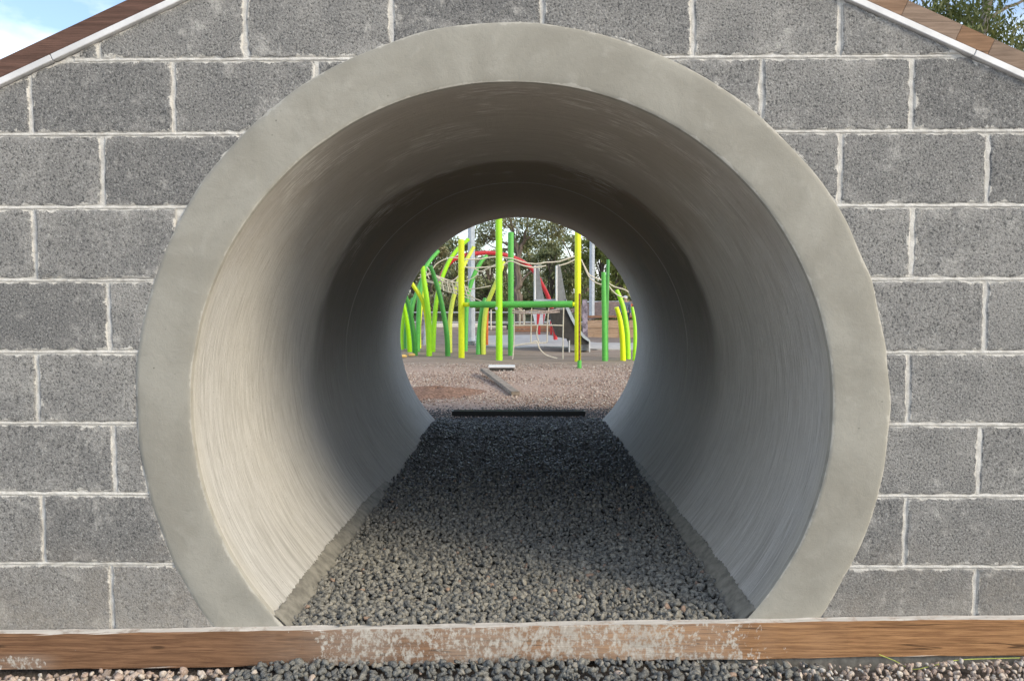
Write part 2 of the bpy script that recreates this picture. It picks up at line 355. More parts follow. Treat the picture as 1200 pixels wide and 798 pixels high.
M = dict(
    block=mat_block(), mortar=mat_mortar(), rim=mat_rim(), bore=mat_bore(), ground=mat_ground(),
    basaltdark=mat_stone('basalt_stone_dark', [(0, (.135, .135, .122)), (.3, (.18, .177, .155)), (.6, (.095, .096, .09)), (.93, (.26, .24, .20)), (.985, (.36, .24, .17))]),
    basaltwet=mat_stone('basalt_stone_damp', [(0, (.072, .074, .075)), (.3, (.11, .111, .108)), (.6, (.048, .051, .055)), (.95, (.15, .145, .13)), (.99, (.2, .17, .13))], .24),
    basalt=mat_stone('basalt_stone', [(0, (.215, .204, .170)), (.3, (.275, .260, .216)), (.6, (.145, .141, .122)), (.93, (.34, .315, .255)), (.985, (.34, .22, .15))]),
    pink=mat_stone('river_stone', [(0, (.56, .44, .35)), (.3, (.44, .32, .25)), (.55, (.66, .57, .48)), (.78, (.30, .23, .185)), (.88, (.70, .65, .58))]),
    chip=mat_stone('chip_stone', [(0, (.47, .35, .285)), (.25, (.34, .235, .18)), (.5, (.58, .48, .40)), (.74, (.25, .165, .125)), (.87, (.64, .58, .51))]),
    heap=simple('brown_soil', (.235, .15, .11), .95, .1, var=.45, scale=45),
    soil=simple('red_soil', (.19, .105, .068), .95, .1, var=.4, scale=45),
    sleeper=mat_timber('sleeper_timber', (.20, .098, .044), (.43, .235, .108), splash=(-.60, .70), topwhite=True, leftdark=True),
    barge=mat_timber('barge_timber', (.17, .12, .088), (.30, .22, .165), scale=.7),
    bargebrown=mat_timber('barge_timber_brown', (.19, .115, .07), (.30, .195, .13), scale=.7),
    bargered=mat_timber('barge_timber_red', (.085, .048, .036), (.165, .092, .07), scale=.7),
    bargeorange=mat_timber('barge_timber_orange', (.19, .11, .062), (.31, .185, .11), scale=.7),
    white=simple('white_paint', (.66, .665, .67), .5, .5, var=.12, scale=9),
    footing=simple('footing_concrete', (.17, .165, .15), .9, .2, var=.3, scale=40),
    smear=simple('damp_mortar', (.215, .205, .175), .7, .35, var=.3, scale=28),
    black=simple('black_plastic', (.012, .012, .013), .35, .5),
    lime=simple('lime_paint', (.36, .76, .01), .38, .5, var=.06),
    green=simple('green_paint', (.10, .44, .07), .38, .5, var=.08),
    dgreen=simple('dark_green_paint', (.06, .29, .05), .38, .5, var=.08),
    yellow=simple('yellow_paint', (.74, .82, .01), .38, .5, var=.06),
    ylime=simple('yellow_lime_paint', (.66, .74, .09), .38, .5, var=.06),
    red=simple('red_paint', (.62, .035, .04), .38, .5, var=.1),
    orange=simple('orange_paint', (.75, .17, .03), .45, .5, var=.1),
    galv=simple('galvanised_steel', (.50, .54, .58), .45, .5, .25, var=.12, scale=14),
    steel=simple('brushed_steel', (.25, .25, .25), .5, .5, .3, var=.12, scale=20),
    darksteel=simple('dark_steel', (.05, .046, .042), .75, .4, .1, var=.2, scale=20),
    rope=simple('cream_rope', (.66, .60, .50), .85, .2, var=.15, scale=90),
    ropepink=simple('braided_rope', (.50, .40, .38), .85, .2, var=.35, scale=60),
    rust=simple('rusty_steel', (.21, .105, .05), .8, .2, var=.4, scale=30),
    greytimber=simple('weathered_timber', (.27, .235, .195), .9, .2, var=.35, scale=18),
    paletimber=mat_timber('pale_timber', (.42, .27, .165), (.62, .44, .30), scale=.6),
    redtimber=mat_timber('red_timber', (.30, .15, .085), (.46, .25, .155), scale=.6),
    concrete=simple('path_concrete', (.47, .445, .41), .9, .2, var=.12, scale=6),
    kerb=simple('kerb_concrete', (.66, .62, .55), .9, .2, var=.12, scale=6),
    string=simple('string_fibre', (.46, .52, .12), .8, .2),
    tan=simple('yellow_offcut', (.62, .44, .16), .8, .2),
    skin=simple('skin', (.48, .30, .22), .6, .3), denim=simple('grey_blue_cloth', (.14, .17, .23), .9, .1, var=.25),
    navy=simple('dark_cloth', (.055, .065, .085), .9, .1), shoe=simple('black_shoe', (.015, .015, .017), .5, .4),
    mottled=simple('mottled_paint', (.30, .25, .29), .8, .2, var=.55, scale=14),
    leaf_a=mat_leaf('gum_leaf', (.09, .11, .055), (.30, .31, .16), (.25, .21, .12)),
    leaf_b=mat_leaf('dark_leaf', (.08, .10, .05), (.28, .30, .14), (.27, .24, .11)),
    leaf_c=mat_leaf('bright_leaf', (.09, .12, .03), (.32, .35, .10)),
    leaf_n=mat_leaf('near_leaf', (.06, .085, .03), (.22, .26, .09), (.19, .19, .085)),
    bark=mat_bark('grey_bark', (.09, .07, .055), (.22, .18, .15)), paleb=mat_bark('pale_bark', (.20, .17, .14), (.52, .46, .40)),
)

# ------------------------------------------------------------------ the setting: ground
def ground_z(x, y):
    t = np.clip((y + .02) / .1, 0, 1)
    return (1 - t) * (-.098 + .0195 * x) + t * (-.006)
gx = np.r_[-600, -150, -60, -30, -15, np.linspace(-8, 8, 65), 15, 30, 60, 150, 600]
gy = np.r_[-600, -150, -40, -12, -5, -2.5, -1.5, -.8, -.3, -.02, .08, .5, 1.5, 3, np.linspace(3.9, 18, 57), 20, 23, 27, 32, 40, 60, 150, 600]
GX, GY = np.meshgrid(gx, gy)
GZ = ground_z(np.clip(GX, -3, 3), GY)
GZ += np.where((GY > 4.4) & (GY < 20), .012 * np.sin(GX * 2.1 + GY * 1.3) * np.sin(GY * 2.3 - GX), 0)
nx, ny = len(gx), len(gy); idx = np.arange(nx * ny).reshape(ny, nx)
Fq = np.stack([idx[:-1, :-1], idx[:-1, 1:], idx[1:, 1:], idx[1:, :-1]], -1).reshape(-1, 4)
g = tri_mesh('ground', np.stack([GX, GY, GZ], -1).reshape(-1, 3), Fq, M['ground'], smooth=True); tag(g, kind='structure')

# ------------------------------------------------------------------ concrete block gable wall
ZC, RI, RO, LP = 0.65, 0.8917, 1.0465, 3.86
APEX, SLOPE, XW = 2.154, 0.444, 2.2
wall = thing('block_wall', 'grey concrete block gable wall with white mortar joints around the round tunnel mouth', 'wall', (0, .1, 0))
def hp_clip(poly, a, b, c):       # keep a*x+b*z<=c
    out = []
    for i in range(len(poly)):
        p, q = poly[i], poly[(i + 1) % len(poly)]
        fp, fq = a * p[0] + b * p[1] - c, a * q[0] + b * q[1] - c
        if fp <= 0: out.append(p)
        if fp * fq < 0:
            t = fp / (fp - fq); out.append((p[0] + t * (q[0] - p[0]), p[1] + t * (q[1] - p[1])))
    return out
RB = RO - .004
def cut_circle(poly, r):
    P = []
    for i in range(len(poly)):
        p, q = np.array(poly[i]), np.array(poly[(i + 1) % len(poly)]); n = max(1, int(np.linalg.norm(q - p) / .013))
        P += [p + (q - p) * k / n for k in range(n)]
    P = np.array(P); d = np.hypot(P[:, 0], P[:, 1] - ZC); ins = d < r
    if ins.all(): return None
    if not ins.any(): return P
    n = len(P); s = next(i for i in range(n) if not ins[i] and ins[(i + 1) % n])     # last outside before the run
    P = np.roll(P, -s, 0); ins = np.roll(ins, -s)
    e = n - 1
    run = [i for i in range(n) if ins[i]]
    i1 = run[-1]; i0 = run[0]
    if not ins[i0:i1 + 1].all():                                                     # two runs: keep the first
        pass
    def hit(a, b):
        lo, hi = 0., 1.
        for _ in range(30):
            m = (lo + hi) / 2; q = a + (b - a) * m
            if math.hypot(q[0], q[1] - ZC) > r: lo = m
            else: hi = m
        return a + (b - a) * lo
    A = hit(P[i0 - 1], P[i0]); B = hit(P[(i1 + 1) % n], P[i1])
    ta, tb = math.atan2(A[1] - ZC, A[0]), math.atan2(B[1] - ZC, B[0])
    if tb - ta > math.pi: tb -= 2 * math.pi
    if ta - tb > math.pi: tb += 2 * math.pi
    m = max(2, int(abs(tb - ta) * r / .013))
    arc = [(r * math.cos(t), ZC + r * math.sin(t)) for t in np.linspace(ta, tb, m + 1)]
    out = [P[0]] if i0 == 1 else list(P[:i0])
    if i0 == 1 and np.hypot(*(P[0] - A)) < 2e-3: out = []
    tail = list(P[i1 + 1:])
    return np.array(out + arc + tail)
def poly_area(P): x, z = P[:, 0], P[:, 1]; return .5 * np.sum(x * np.roll(z, -1) - z * np.roll(x, -1))
def seg_dist(Q, P):
    A = P; B = np.roll(P, -1, 0); D = B - A; L2 = (D ** 2).sum(1) + 1e-12
    t = np.clip(((Q[:, None] - A) * D).sum(-1) / L2, 0, 1)
    return np.linalg.norm(Q[:, None] - (A + t[..., None] * D), axis=-1).min(1)
def inside(Q, P):
    x, z = Q[:, 0][:, None], Q[:, 1][:, None]; a, b = P, np.roll(P, -1, 0)
    c = ((a[:, 1] > z) != (b[:, 1] > z)) & (x < (b[:, 0] - a[:, 0]) * (z - a[:, 1]) / (b[:, 1] - a[:, 1] + 1e-15) + a[:, 0])
    return c.sum(1) % 2 == 1
nblock = 0
def make_block(x0, x1, z0, z1):
    global nblock
    J = .0050
    poly = [(x0 + J, z0 + J), (x1 - J, z0 + J), (x1 - J, z1 - J), (x0 + J, z1 - J)]
    for s in (1, -1):
        poly = hp_clip(poly, SLOPE * s, 1, APEX - .002)
        if len(poly) < 3: return
    P = cut_circle(poly, RB)
    if P is None or len(P) < 4: return
    if poly_area(P) < 0: P = P[::-1]
    if poly_area(P) < .0009: return
    keep = [i for i in range(len(P)) if np.hypot(*(P[i] - P[i - 1])) > .003]; P = P[keep]
    # chipped, uneven arris
    c = P.mean(0); nrm = np.roll(P, -1, 0) - np.roll(P, 1, 0); nrm = np.stack([nrm[:, 1], -nrm[:, 0]], -1); nrm /= np.linalg.norm(nrm, axis=1)[:, None] + 1e-9
    ph = rng.uniform(0, 9)
    s = np.cumsum(np.hypot(*(P - np.roll(P, 1, 0)).T))
    off = .0010 * np.sin(s * 37 + ph) + .0008 * np.sin(s * 91 + 2 * ph) + rng.normal(0, .0007, len(P)) - np.where(rng.random(len(P)) < .06, rng.uniform(.001, .005, len(P)), 0)
    P = P + nrm * off[:, None]
    lo, hi = P.min(0), P.max(0)
    cand = []
    step = .035
    X, Z = np.meshgrid(np.arange(lo[0], hi[0], step), np.arange(lo[1], hi[1], step)); cand.append((np.stack([X.ravel(), Z.ravel()], -1) + rng.uniform(-.006, .006, (X.size, 2)), .016))
    for d in (.0045, .011): cand.append((P - nrm * d, d * .93))
    Q = []
    for q, dm in cand:
        q = q[inside(q, P)]
        if len(q): q = q[seg_dist(q, P) > dm]
        if len(q): Q.append(q)
    Q = np.vstack(Q) if Q else np.zeros((0, 2))
    n = len(P); A = np.vstack([P, Q])
    vs, es, fs, *_ = delaunay_2d_cdt([Vector(p) for p in A], [(i, (i + 1) % n) for i in range(n)], [], 1, 1e-6)
    V2 = np.array([(v.x, v.y) for v in vs]); d = seg_dist(V2, P)
    ty, tx = rng.normal(0, .0012), rng.normal(0, .003)
    y = np.where(d < .0012, .0035, np.where(d < .006, .0004, 0.)) + ty + tx * (V2[:, 0] - c[0]) + rng.normal(0, .00025, len(V2))
    V = np.stack([V2[:, 0], y, V2[:, 1]], -1)
    fs = [tuple(f) for f in fs]
    # sides
    from collections import Counter
    ec = Counter()
    for f in fs:
        for i in range(len(f)): ec[tuple(sorted((f[i], f[(i + 1) % len(f)])))] += 1
    m = len(V); bmap = {}
    VB = []
    for e2, k2 in ec.items():
        if k2 == 1:
            for i in e2:
                if i not in bmap: bmap[i] = m + len(VB); VB.append((V[i][0], .05, V[i][2]))
    sides = [(a, b, bmap[b], bmap[a]) for (a, b), k2 in ec.items() if k2 == 1]
    allV = np.vstack([V, np.array(VB)]); edge = np.r_[d, np.zeros(len(VB))]
    o = link_mesh('concrete_block', allV, fs + sides, M['block'], wall, False, {'edge': edge})
    bm = bmesh.new(); bm.from_mesh(o.data); bmesh.ops.recalc_face_normals(bm, faces=bm.faces[:]); bm.to_mesh(o.data); bm.free()
    nblock += 1
Z0 = .205
rows = {   # course: known perpend pixels read off the photograph (x, y)
    7: [(287, 35), (459, 35), (635, 15), (812, 35), (985, 30)],
    6: [(35, 112), (203, 112), (371, 80), (893, 112), (1069, 112)],
    5: [(120, 200), (985, 200), (1158, 200)],
    4: [(40.6, 285), (208, 260), (1069, 285)],
    3: [(127, 370), (1155, 370)],
    2: [(43.5, 455), (1064.5, 455)],
    1: [(133.5, 537), (1148, 537)],
    0: [(51, 620), (1061, 620)],
    -1: [(130.5, 690), (1143.5, 690)],
}
for k in range(-1, 10):
    z0, z1 = Z0 + .2 * k, Z0 + .2 * (k + 1)
    if k in rows:
        xs = [at(px, py, 0)[0] for px, py in rows[k]]
    else:
        xs = [-.2, .2] if k % 2 == 0 else [0.0]
    xs = sorted(xs)
    while xs[0] > -XW: xs.insert(0, xs[0] - .4)
    while xs[-1] < XW: xs.append(xs[-1] + .4)
    xs[0] = -XW; xs[-1] = XW
    i = 0
    while i < len(xs) - 1:
        if xs[i + 1] - xs[i] > .62:
            if xs[i] < 0: xs.insert(i + 1, min(xs[i] + .4, xs[i + 1] - .2))
            else: xs.insert(i + 1, xs[i] + .4)
        i += 1
    for a, b in zip(xs[:-1], xs[1:]):
        if b - a > .03: make_block(a, b, z0 if k > -1 else -.06, z1)
# mortar body behind the faces, slightly recessed
t0 = math.asin((-.15 - ZC) / RB)
arc = [(RB * math.cos(t), ZC + RB * math.sin(t)) for t in np.linspace(math.pi - t0, t0, 121)]
outl = [(-XW + .004, -.15)] + arc + [(XW - .004, -.15), (XW - .004, APEX - SLOPE * XW - .003), (0, APEX - .003), (-XW + .004, APEX - SLOPE * XW - .003)]
vs, es, fs, *_ = delaunay_2d_cdt([Vector(p) for p in outl], [(i, (i + 1) % len(outl)) for i in range(len(outl))], [], 1, 1e-6)
mb = MB(); n = len(vs)
mb.add([(v.x, .0045, v.y) for v in vs] + [(v.x, .19, v.y) for v in vs], [tuple(f) for f in fs] + [tuple(n + i for i in f)[::-1] for f in fs] +
       [(i, (i + 1) % n, n + (i + 1) % n, n + i) for i in range(n)])
mb.build('mortar', M['mortar'], wall)
# tooled beads in the joints (a slightly raised, uneven line of mortar)
mb = MB()
def bead(p, q, wd):
    p, q = np.array(p), np.array(q); n = max(2, int(np.linalg.norm(q - p) / .012)); d = (q - p) / np.linalg.norm(q - p); s = np.array([-d[1], d[0]])
    V = []; ok = []
    for i in range(n + 1):
        c = p + (q - p) * i / n
        ok.append(math.hypot(c[0], c[1] - ZC) > RB - .004 and c[1] < APEX - .016 - SLOPE * abs(c[0]))
        for a, dep in ((-1, .004), (-.35, .0012), (.35, .0016), (1, .004)):
            e = c + s * (a * wd * (1 + rng.normal(0, .16)) + rng.normal(0, .0004)); V.append((e[0], dep + rng.normal(0, .0003), e[1]))
    F = [(i * 4 + j, i * 4 + j + 1, (i + 1) * 4 + j + 1, (i + 1) * 4 + j) for i in range(n) for j in range(3) if ok[i] and ok[i + 1]]
    mb.add(V, F)
for k in range(-1, 9): bead((-XW, Z0 + .2 * (k + 1)), (XW, Z0 + .2 * (k + 1)), .0045)
bead_obj = mb.build('joint_bead', M['mortar'], wall); bead_obj['kind'] = 'stuff'

# gable capping: timber boards over a white trim
for s, nm in ((-1, 'left'), (1, 'right')):
    lab = {-1: 'red brown timber capping over white trim on the gable slope below open sky',
           1: 'patchy brown timber capping over white trim on the gable slope below tree'}[s]
    cap = thing('gable_capping', lab, 'capping', (s * 1.1, .09, APEX - SLOPE * 1.1), 'sloping capping boards on the gable')
    ang = math.atan(SLOPE)
    ax = np.array([s * math.cos(ang), 0, -math.sin(ang)]); up = np.array([s * math.sin(ang), 0, math.cos(ang)]); yy = np.array([0, 1, 0.])
    Mx = np.stack([ax, yy, up], 1); ap = np.array([0, 0, APEX])
    tot = (XW + .06) / math.cos(ang)
    cuts = [.02, 1.14, 1.30, 1.395, tot] if s > 0 else [.02, .9, tot]
    mats = [M['barge'], M['bargeorange'] if s > 0 else M['bargered'], M['bargeorange'], M['barge']] if s > 0 else [M['bargered'], M['bargered']]
    if s > 0: mats = [M['bargebrown'], M['barge'], M['bargeorange'], M['barge']]
    for i in range(len(cuts) - 1):
        a, b = cuts[i] + .0002, cuts[i + 1] - .0002; c = ap + ax * (a + b) / 2 + up * .041 + yy * .095
        MB().box(c, (b - a, .205, .044), Mx, .0008).build('timber_board', mats[i], cap)
    for a, b in ((.015, 1.36), (1.362, tot)):
        c = ap + ax * (a + b) / 2 + up * .0085 + yy * .095
        MB().box(c, (b - a, .213, .017), Mx, .0012).build('white_trim', M['white'], cap)

# ------------------------------------------------------------------ the pipe
pipe = thing('concrete_pipe', 'large round concrete pipe tunnel with smooth cement rim set in the block wall', 'tunnel', (0, LP / 2, -.24))
def barrel(y0, y1, name):
    na = 192; ys = np.r_[y0, y0 + .004, np.linspace(y0 + .02, y1 - .02, 34), y1 - .004, y1]
    th = np.linspace(0, 2 * math.pi, na + 1) - math.pi / 2
    V = []; arcv = []; alo = []
    for j, y in enumerate(ys):
        ch = .004 if j in (0, len(ys) - 1) else 0
        wav = .0016 * np.sin(y * 9 + 1.3) + .001 * np.sin(y * 23)
        for t in th:
            r = RI + .0008 + ch + wav * (0 if ch else 1)
            V.append((r * math.cos(t), y, ZC + r * math.sin(t))); arcv.append(t * RI); alo.append(y)
    m = na + 1; F = [(j * m + i, j * m + i + 1, (j + 1) * m + i + 1, (j + 1) * m + i) for j in range(len(ys) - 1) for i in range(na)]
    b = len(V)
    for y in (y0, y1):
        for t in th: V.append((1.038 * math.cos(t), y, ZC + 1.038 * math.sin(t))); arcv.append(t * RI); alo.append(y)
    F += [(b + i, b + m + i, b + m + i + 1, b + i + 1) for i in range(na)]
    F += [(i, b + i, b + i + 1, i + 1) for i in range(na)]
    l = (len(ys) - 1) * m
    F += [(l + i + 1, b + m + i + 1, b + m + i, l + i) for i in range(na)]
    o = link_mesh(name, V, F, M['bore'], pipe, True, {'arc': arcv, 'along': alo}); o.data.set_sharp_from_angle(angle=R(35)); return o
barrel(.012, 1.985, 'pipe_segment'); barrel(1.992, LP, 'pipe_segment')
# joint filler
mb = MB(); na = 128; V = []
for y in (1.98, 1.998):
    for r in (RI + .0022, 1.03):
        for t in np.linspace(0, 2 * math.pi, na, endpoint=False): V.append((r * math.cos(t), y, ZC + r * math.sin(t)))
F = []
for i in range(na):
    j = (i + 1) % na; F += [(i, j, 2 * na + j, 2 * na + i), (na + i, 3 * na + i, 3 * na + j, na + j), (i, na + i, na + j, j), (2 * na + i, 2 * na + j, 3 * na + j, 3 * na + i)]
mb.add(V, F); mb.build('joint_seal', M['rim'], pipe)
# rim
na = 300; th = np.linspace(0, 2 * math.pi, na, endpoint=False)
def per(t, seed, amp, hi=40):
    r2 = np.random.default_rng(seed); o = np.zeros_like(t)
    for k in range(3, hi): o += amp / k ** .75 * r2.normal() * np.sin(k * t + r2.uniform(0, 6.28))
    return o
ro = RO + .002 + per(th, 3, .0030, 46) - .0035 * np.abs(np.sin(th * 17)) * 0
V = []; ed = []; prof = [(0., .016, 0), (.0, -.003, 0), (.003, -.0045, .003), (.010, -.0055, .01)] + [(q, -.0055, .05) for q in (.035, .07, .11)] + [(-.014, -.0045, .012), (-.005, -.0030, .004), (-.0005, -.0002, 0), (0, .03, 0)]
und = [per(th, 20 + j, .0006, 14) for j in range(len(prof))]
for j, (q, y, e) in enumerate(prof):
    rr = (RI + q if j < 7 else ro + q)
    if j < 7: rr = rr + per(th, 5, .0008, 50) + 0 * th
    yy_ = y + (und[j] if 2 <= j <= 8 else 0)
    for i in range(na):
        V.append((rr[i] * math.cos(th[i]), yy_ if np.isscalar(yy_) else yy_[i], ZC + rr[i] * math.sin(th[i]))); ed.append(e)
F = [(j * na + i, j * na + (i + 1) % na, (j + 1) * na + (i + 1) % na, (j + 1) * na + i) for j in range(len(prof) - 1) for i in range(na)]
rim = link_mesh('cement_rim', V, F, M['rim'], pipe, True, {'edge': ed}); rim.data.set_sharp_from_angle(angle=R(45))
# ragged mortar left on the bore where the gravel starts
for s in (-1, 1):
    ny_ = 220; ys = np.linspace(-.003, 2.5 if s > 0 else 1.75, ny_)
    hgt = (.045 if s > 0 else .022) * np.interp(ys, [0, .4, 1.2, 2.5], [1., 1.05, .75, .25] if s > 0 else [.9, 1.1, .8, .2])
    wob = sum(rng.normal() * np.sin(ys * f + rng.uniform(0, 6)) / f ** .6 for f in (9, 17, 31, 55, 90, 140)) * .13
    hgt = np.clip(hgt * (1 + wob) + .002 * rng.normal(0, 1, ny_), .006, .2)
    hgt *= np.clip((ys[-1] - ys) / .5, .0, 1) ** .7
    a0 = math.asin((-.015 - ZC) / RI); V = []
    for j in range(ny_):
        a1 = math.asin(min(.9, (.040 + hgt[j] - ZC) / RI))
        for q, rr in ((0, .006), (.5, .005), (.86, .004), (1., -.001)):
            t = a0 + (a1 - a0) * q; r = RI - rr - .001 + (rng.normal(0, .0006) if 0 < q < 1 else 0); V.append((s * r * math.cos(t), ys[j], ZC + r * math.sin(t)))
    F = [(j * 4 + i, j * 4 + i + 1, (j + 1) * 4 + i + 1, (j + 1) * 4 + i) for j in range(ny_ - 1) for i in range(3)]
    mbs = MB().add(V, F); mbs.build('mortar_smear', M['smear'], pipe, True)

# earth mound carried over the pipe
mb = MB(); pr = [(-5.0, -.05), (-3.6, .45), (-2.2, 1.02), (-1.0, 1.58), (0, 1.98), (1.0, 1.58), (2.2, 1.02), (3.6, .45), (5.0, -.05)]
V = [(x, y, z) for y in (.17, 3.80) for x, z in pr]
# pr runs left to right; below the ends the hole follows the outside of the pipe
arcm = [(1.04 * math.cos(t), ZC + 1.04 * math.sin(t)) for t in np.linspace(math.pi - math.asin((-.05 - ZC) / 1.04), math.asin((-.05 - ZC) / 1.04), 61)]
face = [(x, z) for x, z in pr[::-1]] + arcm
vs, es, fs, *_ = delaunay_2d_cdt([Vector(p) for p in face], [(i, (i + 1) % len(face)) for i in range(len(face))], [], 1, 1e-6)
n = len(vs)
for y in (.17, 3.80): mb.add([(v.x, y, v.y) for v in vs], [tuple(f) for f in fs])
mb.add(V, [(i, i + 1, 10 + i, 9 + i) for i in range(8)])
mound = mb.build('earth_mound', M['soil']); tag(mound, kind='structure')

# ------------------------------------------------------------------ front timber, footing
tl = math.atan2(.0545, 2.8)
sl = thing('timber_sleeper', 'long timber sleeper splashed with pale cement along the foot of the wall', 'timber', (0, -.02, -.06))
Mx = np.array(Matrix.Rotation(-tl, 3, 'Y'))
tw, thh = .030, .102
cx0 = np.array([0, -.0185, .0435 - thh / 2])
nseg = 90; V = []; xs_ = np.linspace(-2.25, 2.25, nseg)
prof = [(-1, -1), (-1, -.93), (-1, -.3), (-1, .3), (-1, .92), (-.96, 1), (-.3, 1), (.3, 1), (.97, 1), (1, .94), (1, -1)]
for x in xs_:
    for a, b in prof:
        j = rng.normal(0, .0007, 2)
        bow = .0018 * math.sin(x * 2.1) + .001 * math.sin(x * 7)
        V.append((x, a * tw / 2 + j[0], b * thh / 2 + j[1] + bow))
m = len(prof)
F = [(i * m + k, i * m + (k + 1) % m, (i + 1) * m + (k + 1) % m, (i + 1) * m + k) for i in range(nseg - 1) for k in range(m)] + [tuple(range(m)), tuple(range((nseg - 1) * m, nseg * m))]
V = np.array(V) @ Mx.T + cx0
MB().add(V, F).build('timber_beam', M['sleeper'], sl)
MB().box((1.45, .010, -.058), (1.7, .07, .07), Mx, .006).build('footing', M['footing'], sl)

# ------------------------------------------------------------------ stones
def ico(sub):
    bm = bmesh.new(); bmesh.ops.create_icosphere(bm, subdivisions=sub, radius=1); bm.verts.index_update()
    V = np.array([v.co for v in bm.verts]); Fa = np.array([[v.index for v in f.verts] for f in bm.faces]); bm.free(); return V, Fa
def stone_templates(sub, k, ang=1.):
    V, Fa = ico(sub); out = []
    for _ in range(k):
        r = np.ones(len(V))
        for _ in range(int(9 * ang)):           # broken faces: clip by random planes
            d = rng.normal(size=3); d /= np.linalg.norm(d); c = rng.uniform(.34, .74); h = V @ d
            r = np.minimum(r, np.where(h > 1e-3, c / np.maximum(h, 1e-3), 9))
        P = V * r[:, None] * (1 + rng.normal(0, .045, (len(V), 1))); P *= np.array([1, rng.uniform(.65, .95), rng.uniform(.5, .8)]); out.append(P)
    return out, Fa
def scatter(name, pts, sizes, sub, mat, flat=.5, ang=1., k=12, smooth=False):
    T, Fa = stone_templates(sub, k, ang); n = len(pts); nv = len(T[0])
    q = rng.normal(size=(n, 4)); q[:, 1:3] *= flat; q /= np.linalg.norm(q, axis=1)[:, None]; w_, x, y, z = q.T
    Rm = np.stack([1 - 2 * (y * y + z * z), 2 * (x * y - z * w_), 2 * (x * z + y * w_), 2 * (x * y + z * w_), 1 - 2 * (x * x + z * z), 2 * (y * z - x * w_),
                   2 * (x * z - y * w_), 2 * (y * z + x * w_), 1 - 2 * (x * x + y * y)], -1).reshape(n, 3, 3)
    TT = np.array(T)[rng.integers(0, k, n)] * sizes[:, None, None]
    V = np.einsum('nij,nvj->nvi', Rm, TT) + pts[:, None]
    V += rng.normal(0, 1, V.shape) * sizes[:, None, None] * (.06 if sub > 1 else 0)
    Fs = Fa[None] + (np.arange(n) * nv)[:, None, None]
    tone = np.repeat(rng.random(n), nv)
    return tri_mesh(name, V.reshape(-1, 3), Fs.reshape(-1, 3), mat, None, smooth, {'tone': tone})
def jgrid(x0, x1, y0, y1, p):
    X, Y = np.meshgrid(np.arange(x0, x1, p), np.arange(y0, y1, p)); X = X + (np.arange(X.shape[0]) % 2 * p / 2)[:, None]
    return np.stack([X.ravel(), Y.ravel()], -1) + rng.uniform(-.42 * p, .42 * p, (X.size, 2))
def vnoise(x, y, f, seed=0):
    r2 = np.random.default_rng(seed); o = 0
    for _ in range(6): a = r2.normal(size=2) * f; o = o + np.sin(a[0] * x + a[1] * y + r2.uniform(0, 6))
    return o / 6
# tunnel floor
def floor_z(x, y): return .032 + .012 * np.interp(x, [-.7, .7], [-1, 1]) * (y < 3) + .008 * vnoise(x, y, 6, 4) - .02 * np.clip((y - 3.6) / .9, 0, 1)
V = []; fx = np.linspace(-.70, .70, 29); fy = np.linspace(-.002, 3.92, 80)
FX, FY = np.meshgrid(fx, fy); idx = np.arange(FX.size).reshape(FX.shape)
Fq = np.stack([idx[:-1, :-1], idx[:-1, 1:], idx[1:, 1:], idx[1:, :-1]], -1).reshape(-1, 4)
kf = NT('gravel_bed'); gg = kf.noise(kf.pos()[0], 90, 4, .7); kf.bump(gg, 1., .02); M['bed'] = kf.out(kf.mix(gg, (.02, .02, .02), (.075, .075, .07)), .95, .2)
tf = tri_mesh('tunnel_floor', np.stack([FX, FY, floor_z(FX, FY) - .014], -1).reshape(-1, 3), Fq, M['bed'], smooth=True); tag(tf, kind='structure')
def tunnel(y0, y1, p, sub, nm, label, mat, wet):
    a = jgrid(-.70, .70, y0, y1, p)
    b = jgrid(-.70, .70, y0, y1, p * 2.1)
    pts = np.vstack([a, b]); up = np.r_[np.zeros(len(a)), np.full(len(b), .0055)]
    s = rng.uniform(.45, .95, len(pts)) * p * 1.3; s[rng.random(len(pts)) < .05] *= 1.35
    z = floor_z(pts[:, 0], pts[:, 1]) + up - .006 + rng.uniform(-.003, .003, len(pts)) - .010 * (rng.random(len(pts)) < .18)
    lim = np.sqrt(np.maximum(.01, RI ** 2 - (z + .004 - ZC) ** 2)) - .012
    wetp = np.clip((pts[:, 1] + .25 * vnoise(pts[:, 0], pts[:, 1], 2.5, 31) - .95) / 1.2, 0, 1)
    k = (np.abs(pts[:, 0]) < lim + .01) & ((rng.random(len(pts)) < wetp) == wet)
    o = scatter(nm, np.c_[pts, z][k], s[k], sub, mat, flat=.4); tag(o, label, None, None, 'stuff'); return o
tunnel(.0, .75, .0142, 2, 'gravel', 'crushed dark grey gravel on the tunnel floor near the timber', M['basalt'], False)
tunnel(.75, 2.5, .0142, 1, 'gravel', 'crushed dark grey gravel on the middle of the tunnel floor', M['basalt'], False)
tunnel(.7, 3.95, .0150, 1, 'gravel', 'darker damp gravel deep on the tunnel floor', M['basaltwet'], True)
# apron of dark stone spilling out of the far end
p_ = jgrid(-1.5, 1.7, 3.93, 5.1, .021); d_ = 4.42 + .22 * vnoise(p_[:, 0], p_[:, 1], 3, 8) + .08 * rng.normal(size=len(p_)); k = p_[:, 1] < d_ + .12 * (np.abs(p_[:, 0] - .2) < .9)
p_ = p_[k]; o = scatter('gravel', np.c_[p_, .004 + .014 * np.clip((4.4 - p_[:, 1]) / .4, 0, 1) + rng.uniform(-.004, .006, len(p_))], rng.uniform(.006, .013, len(p_)), 1, M['basaltwet'])
tag(o, 'dark gravel spilling out of the far end of the tunnel', None, None, 'stuff')
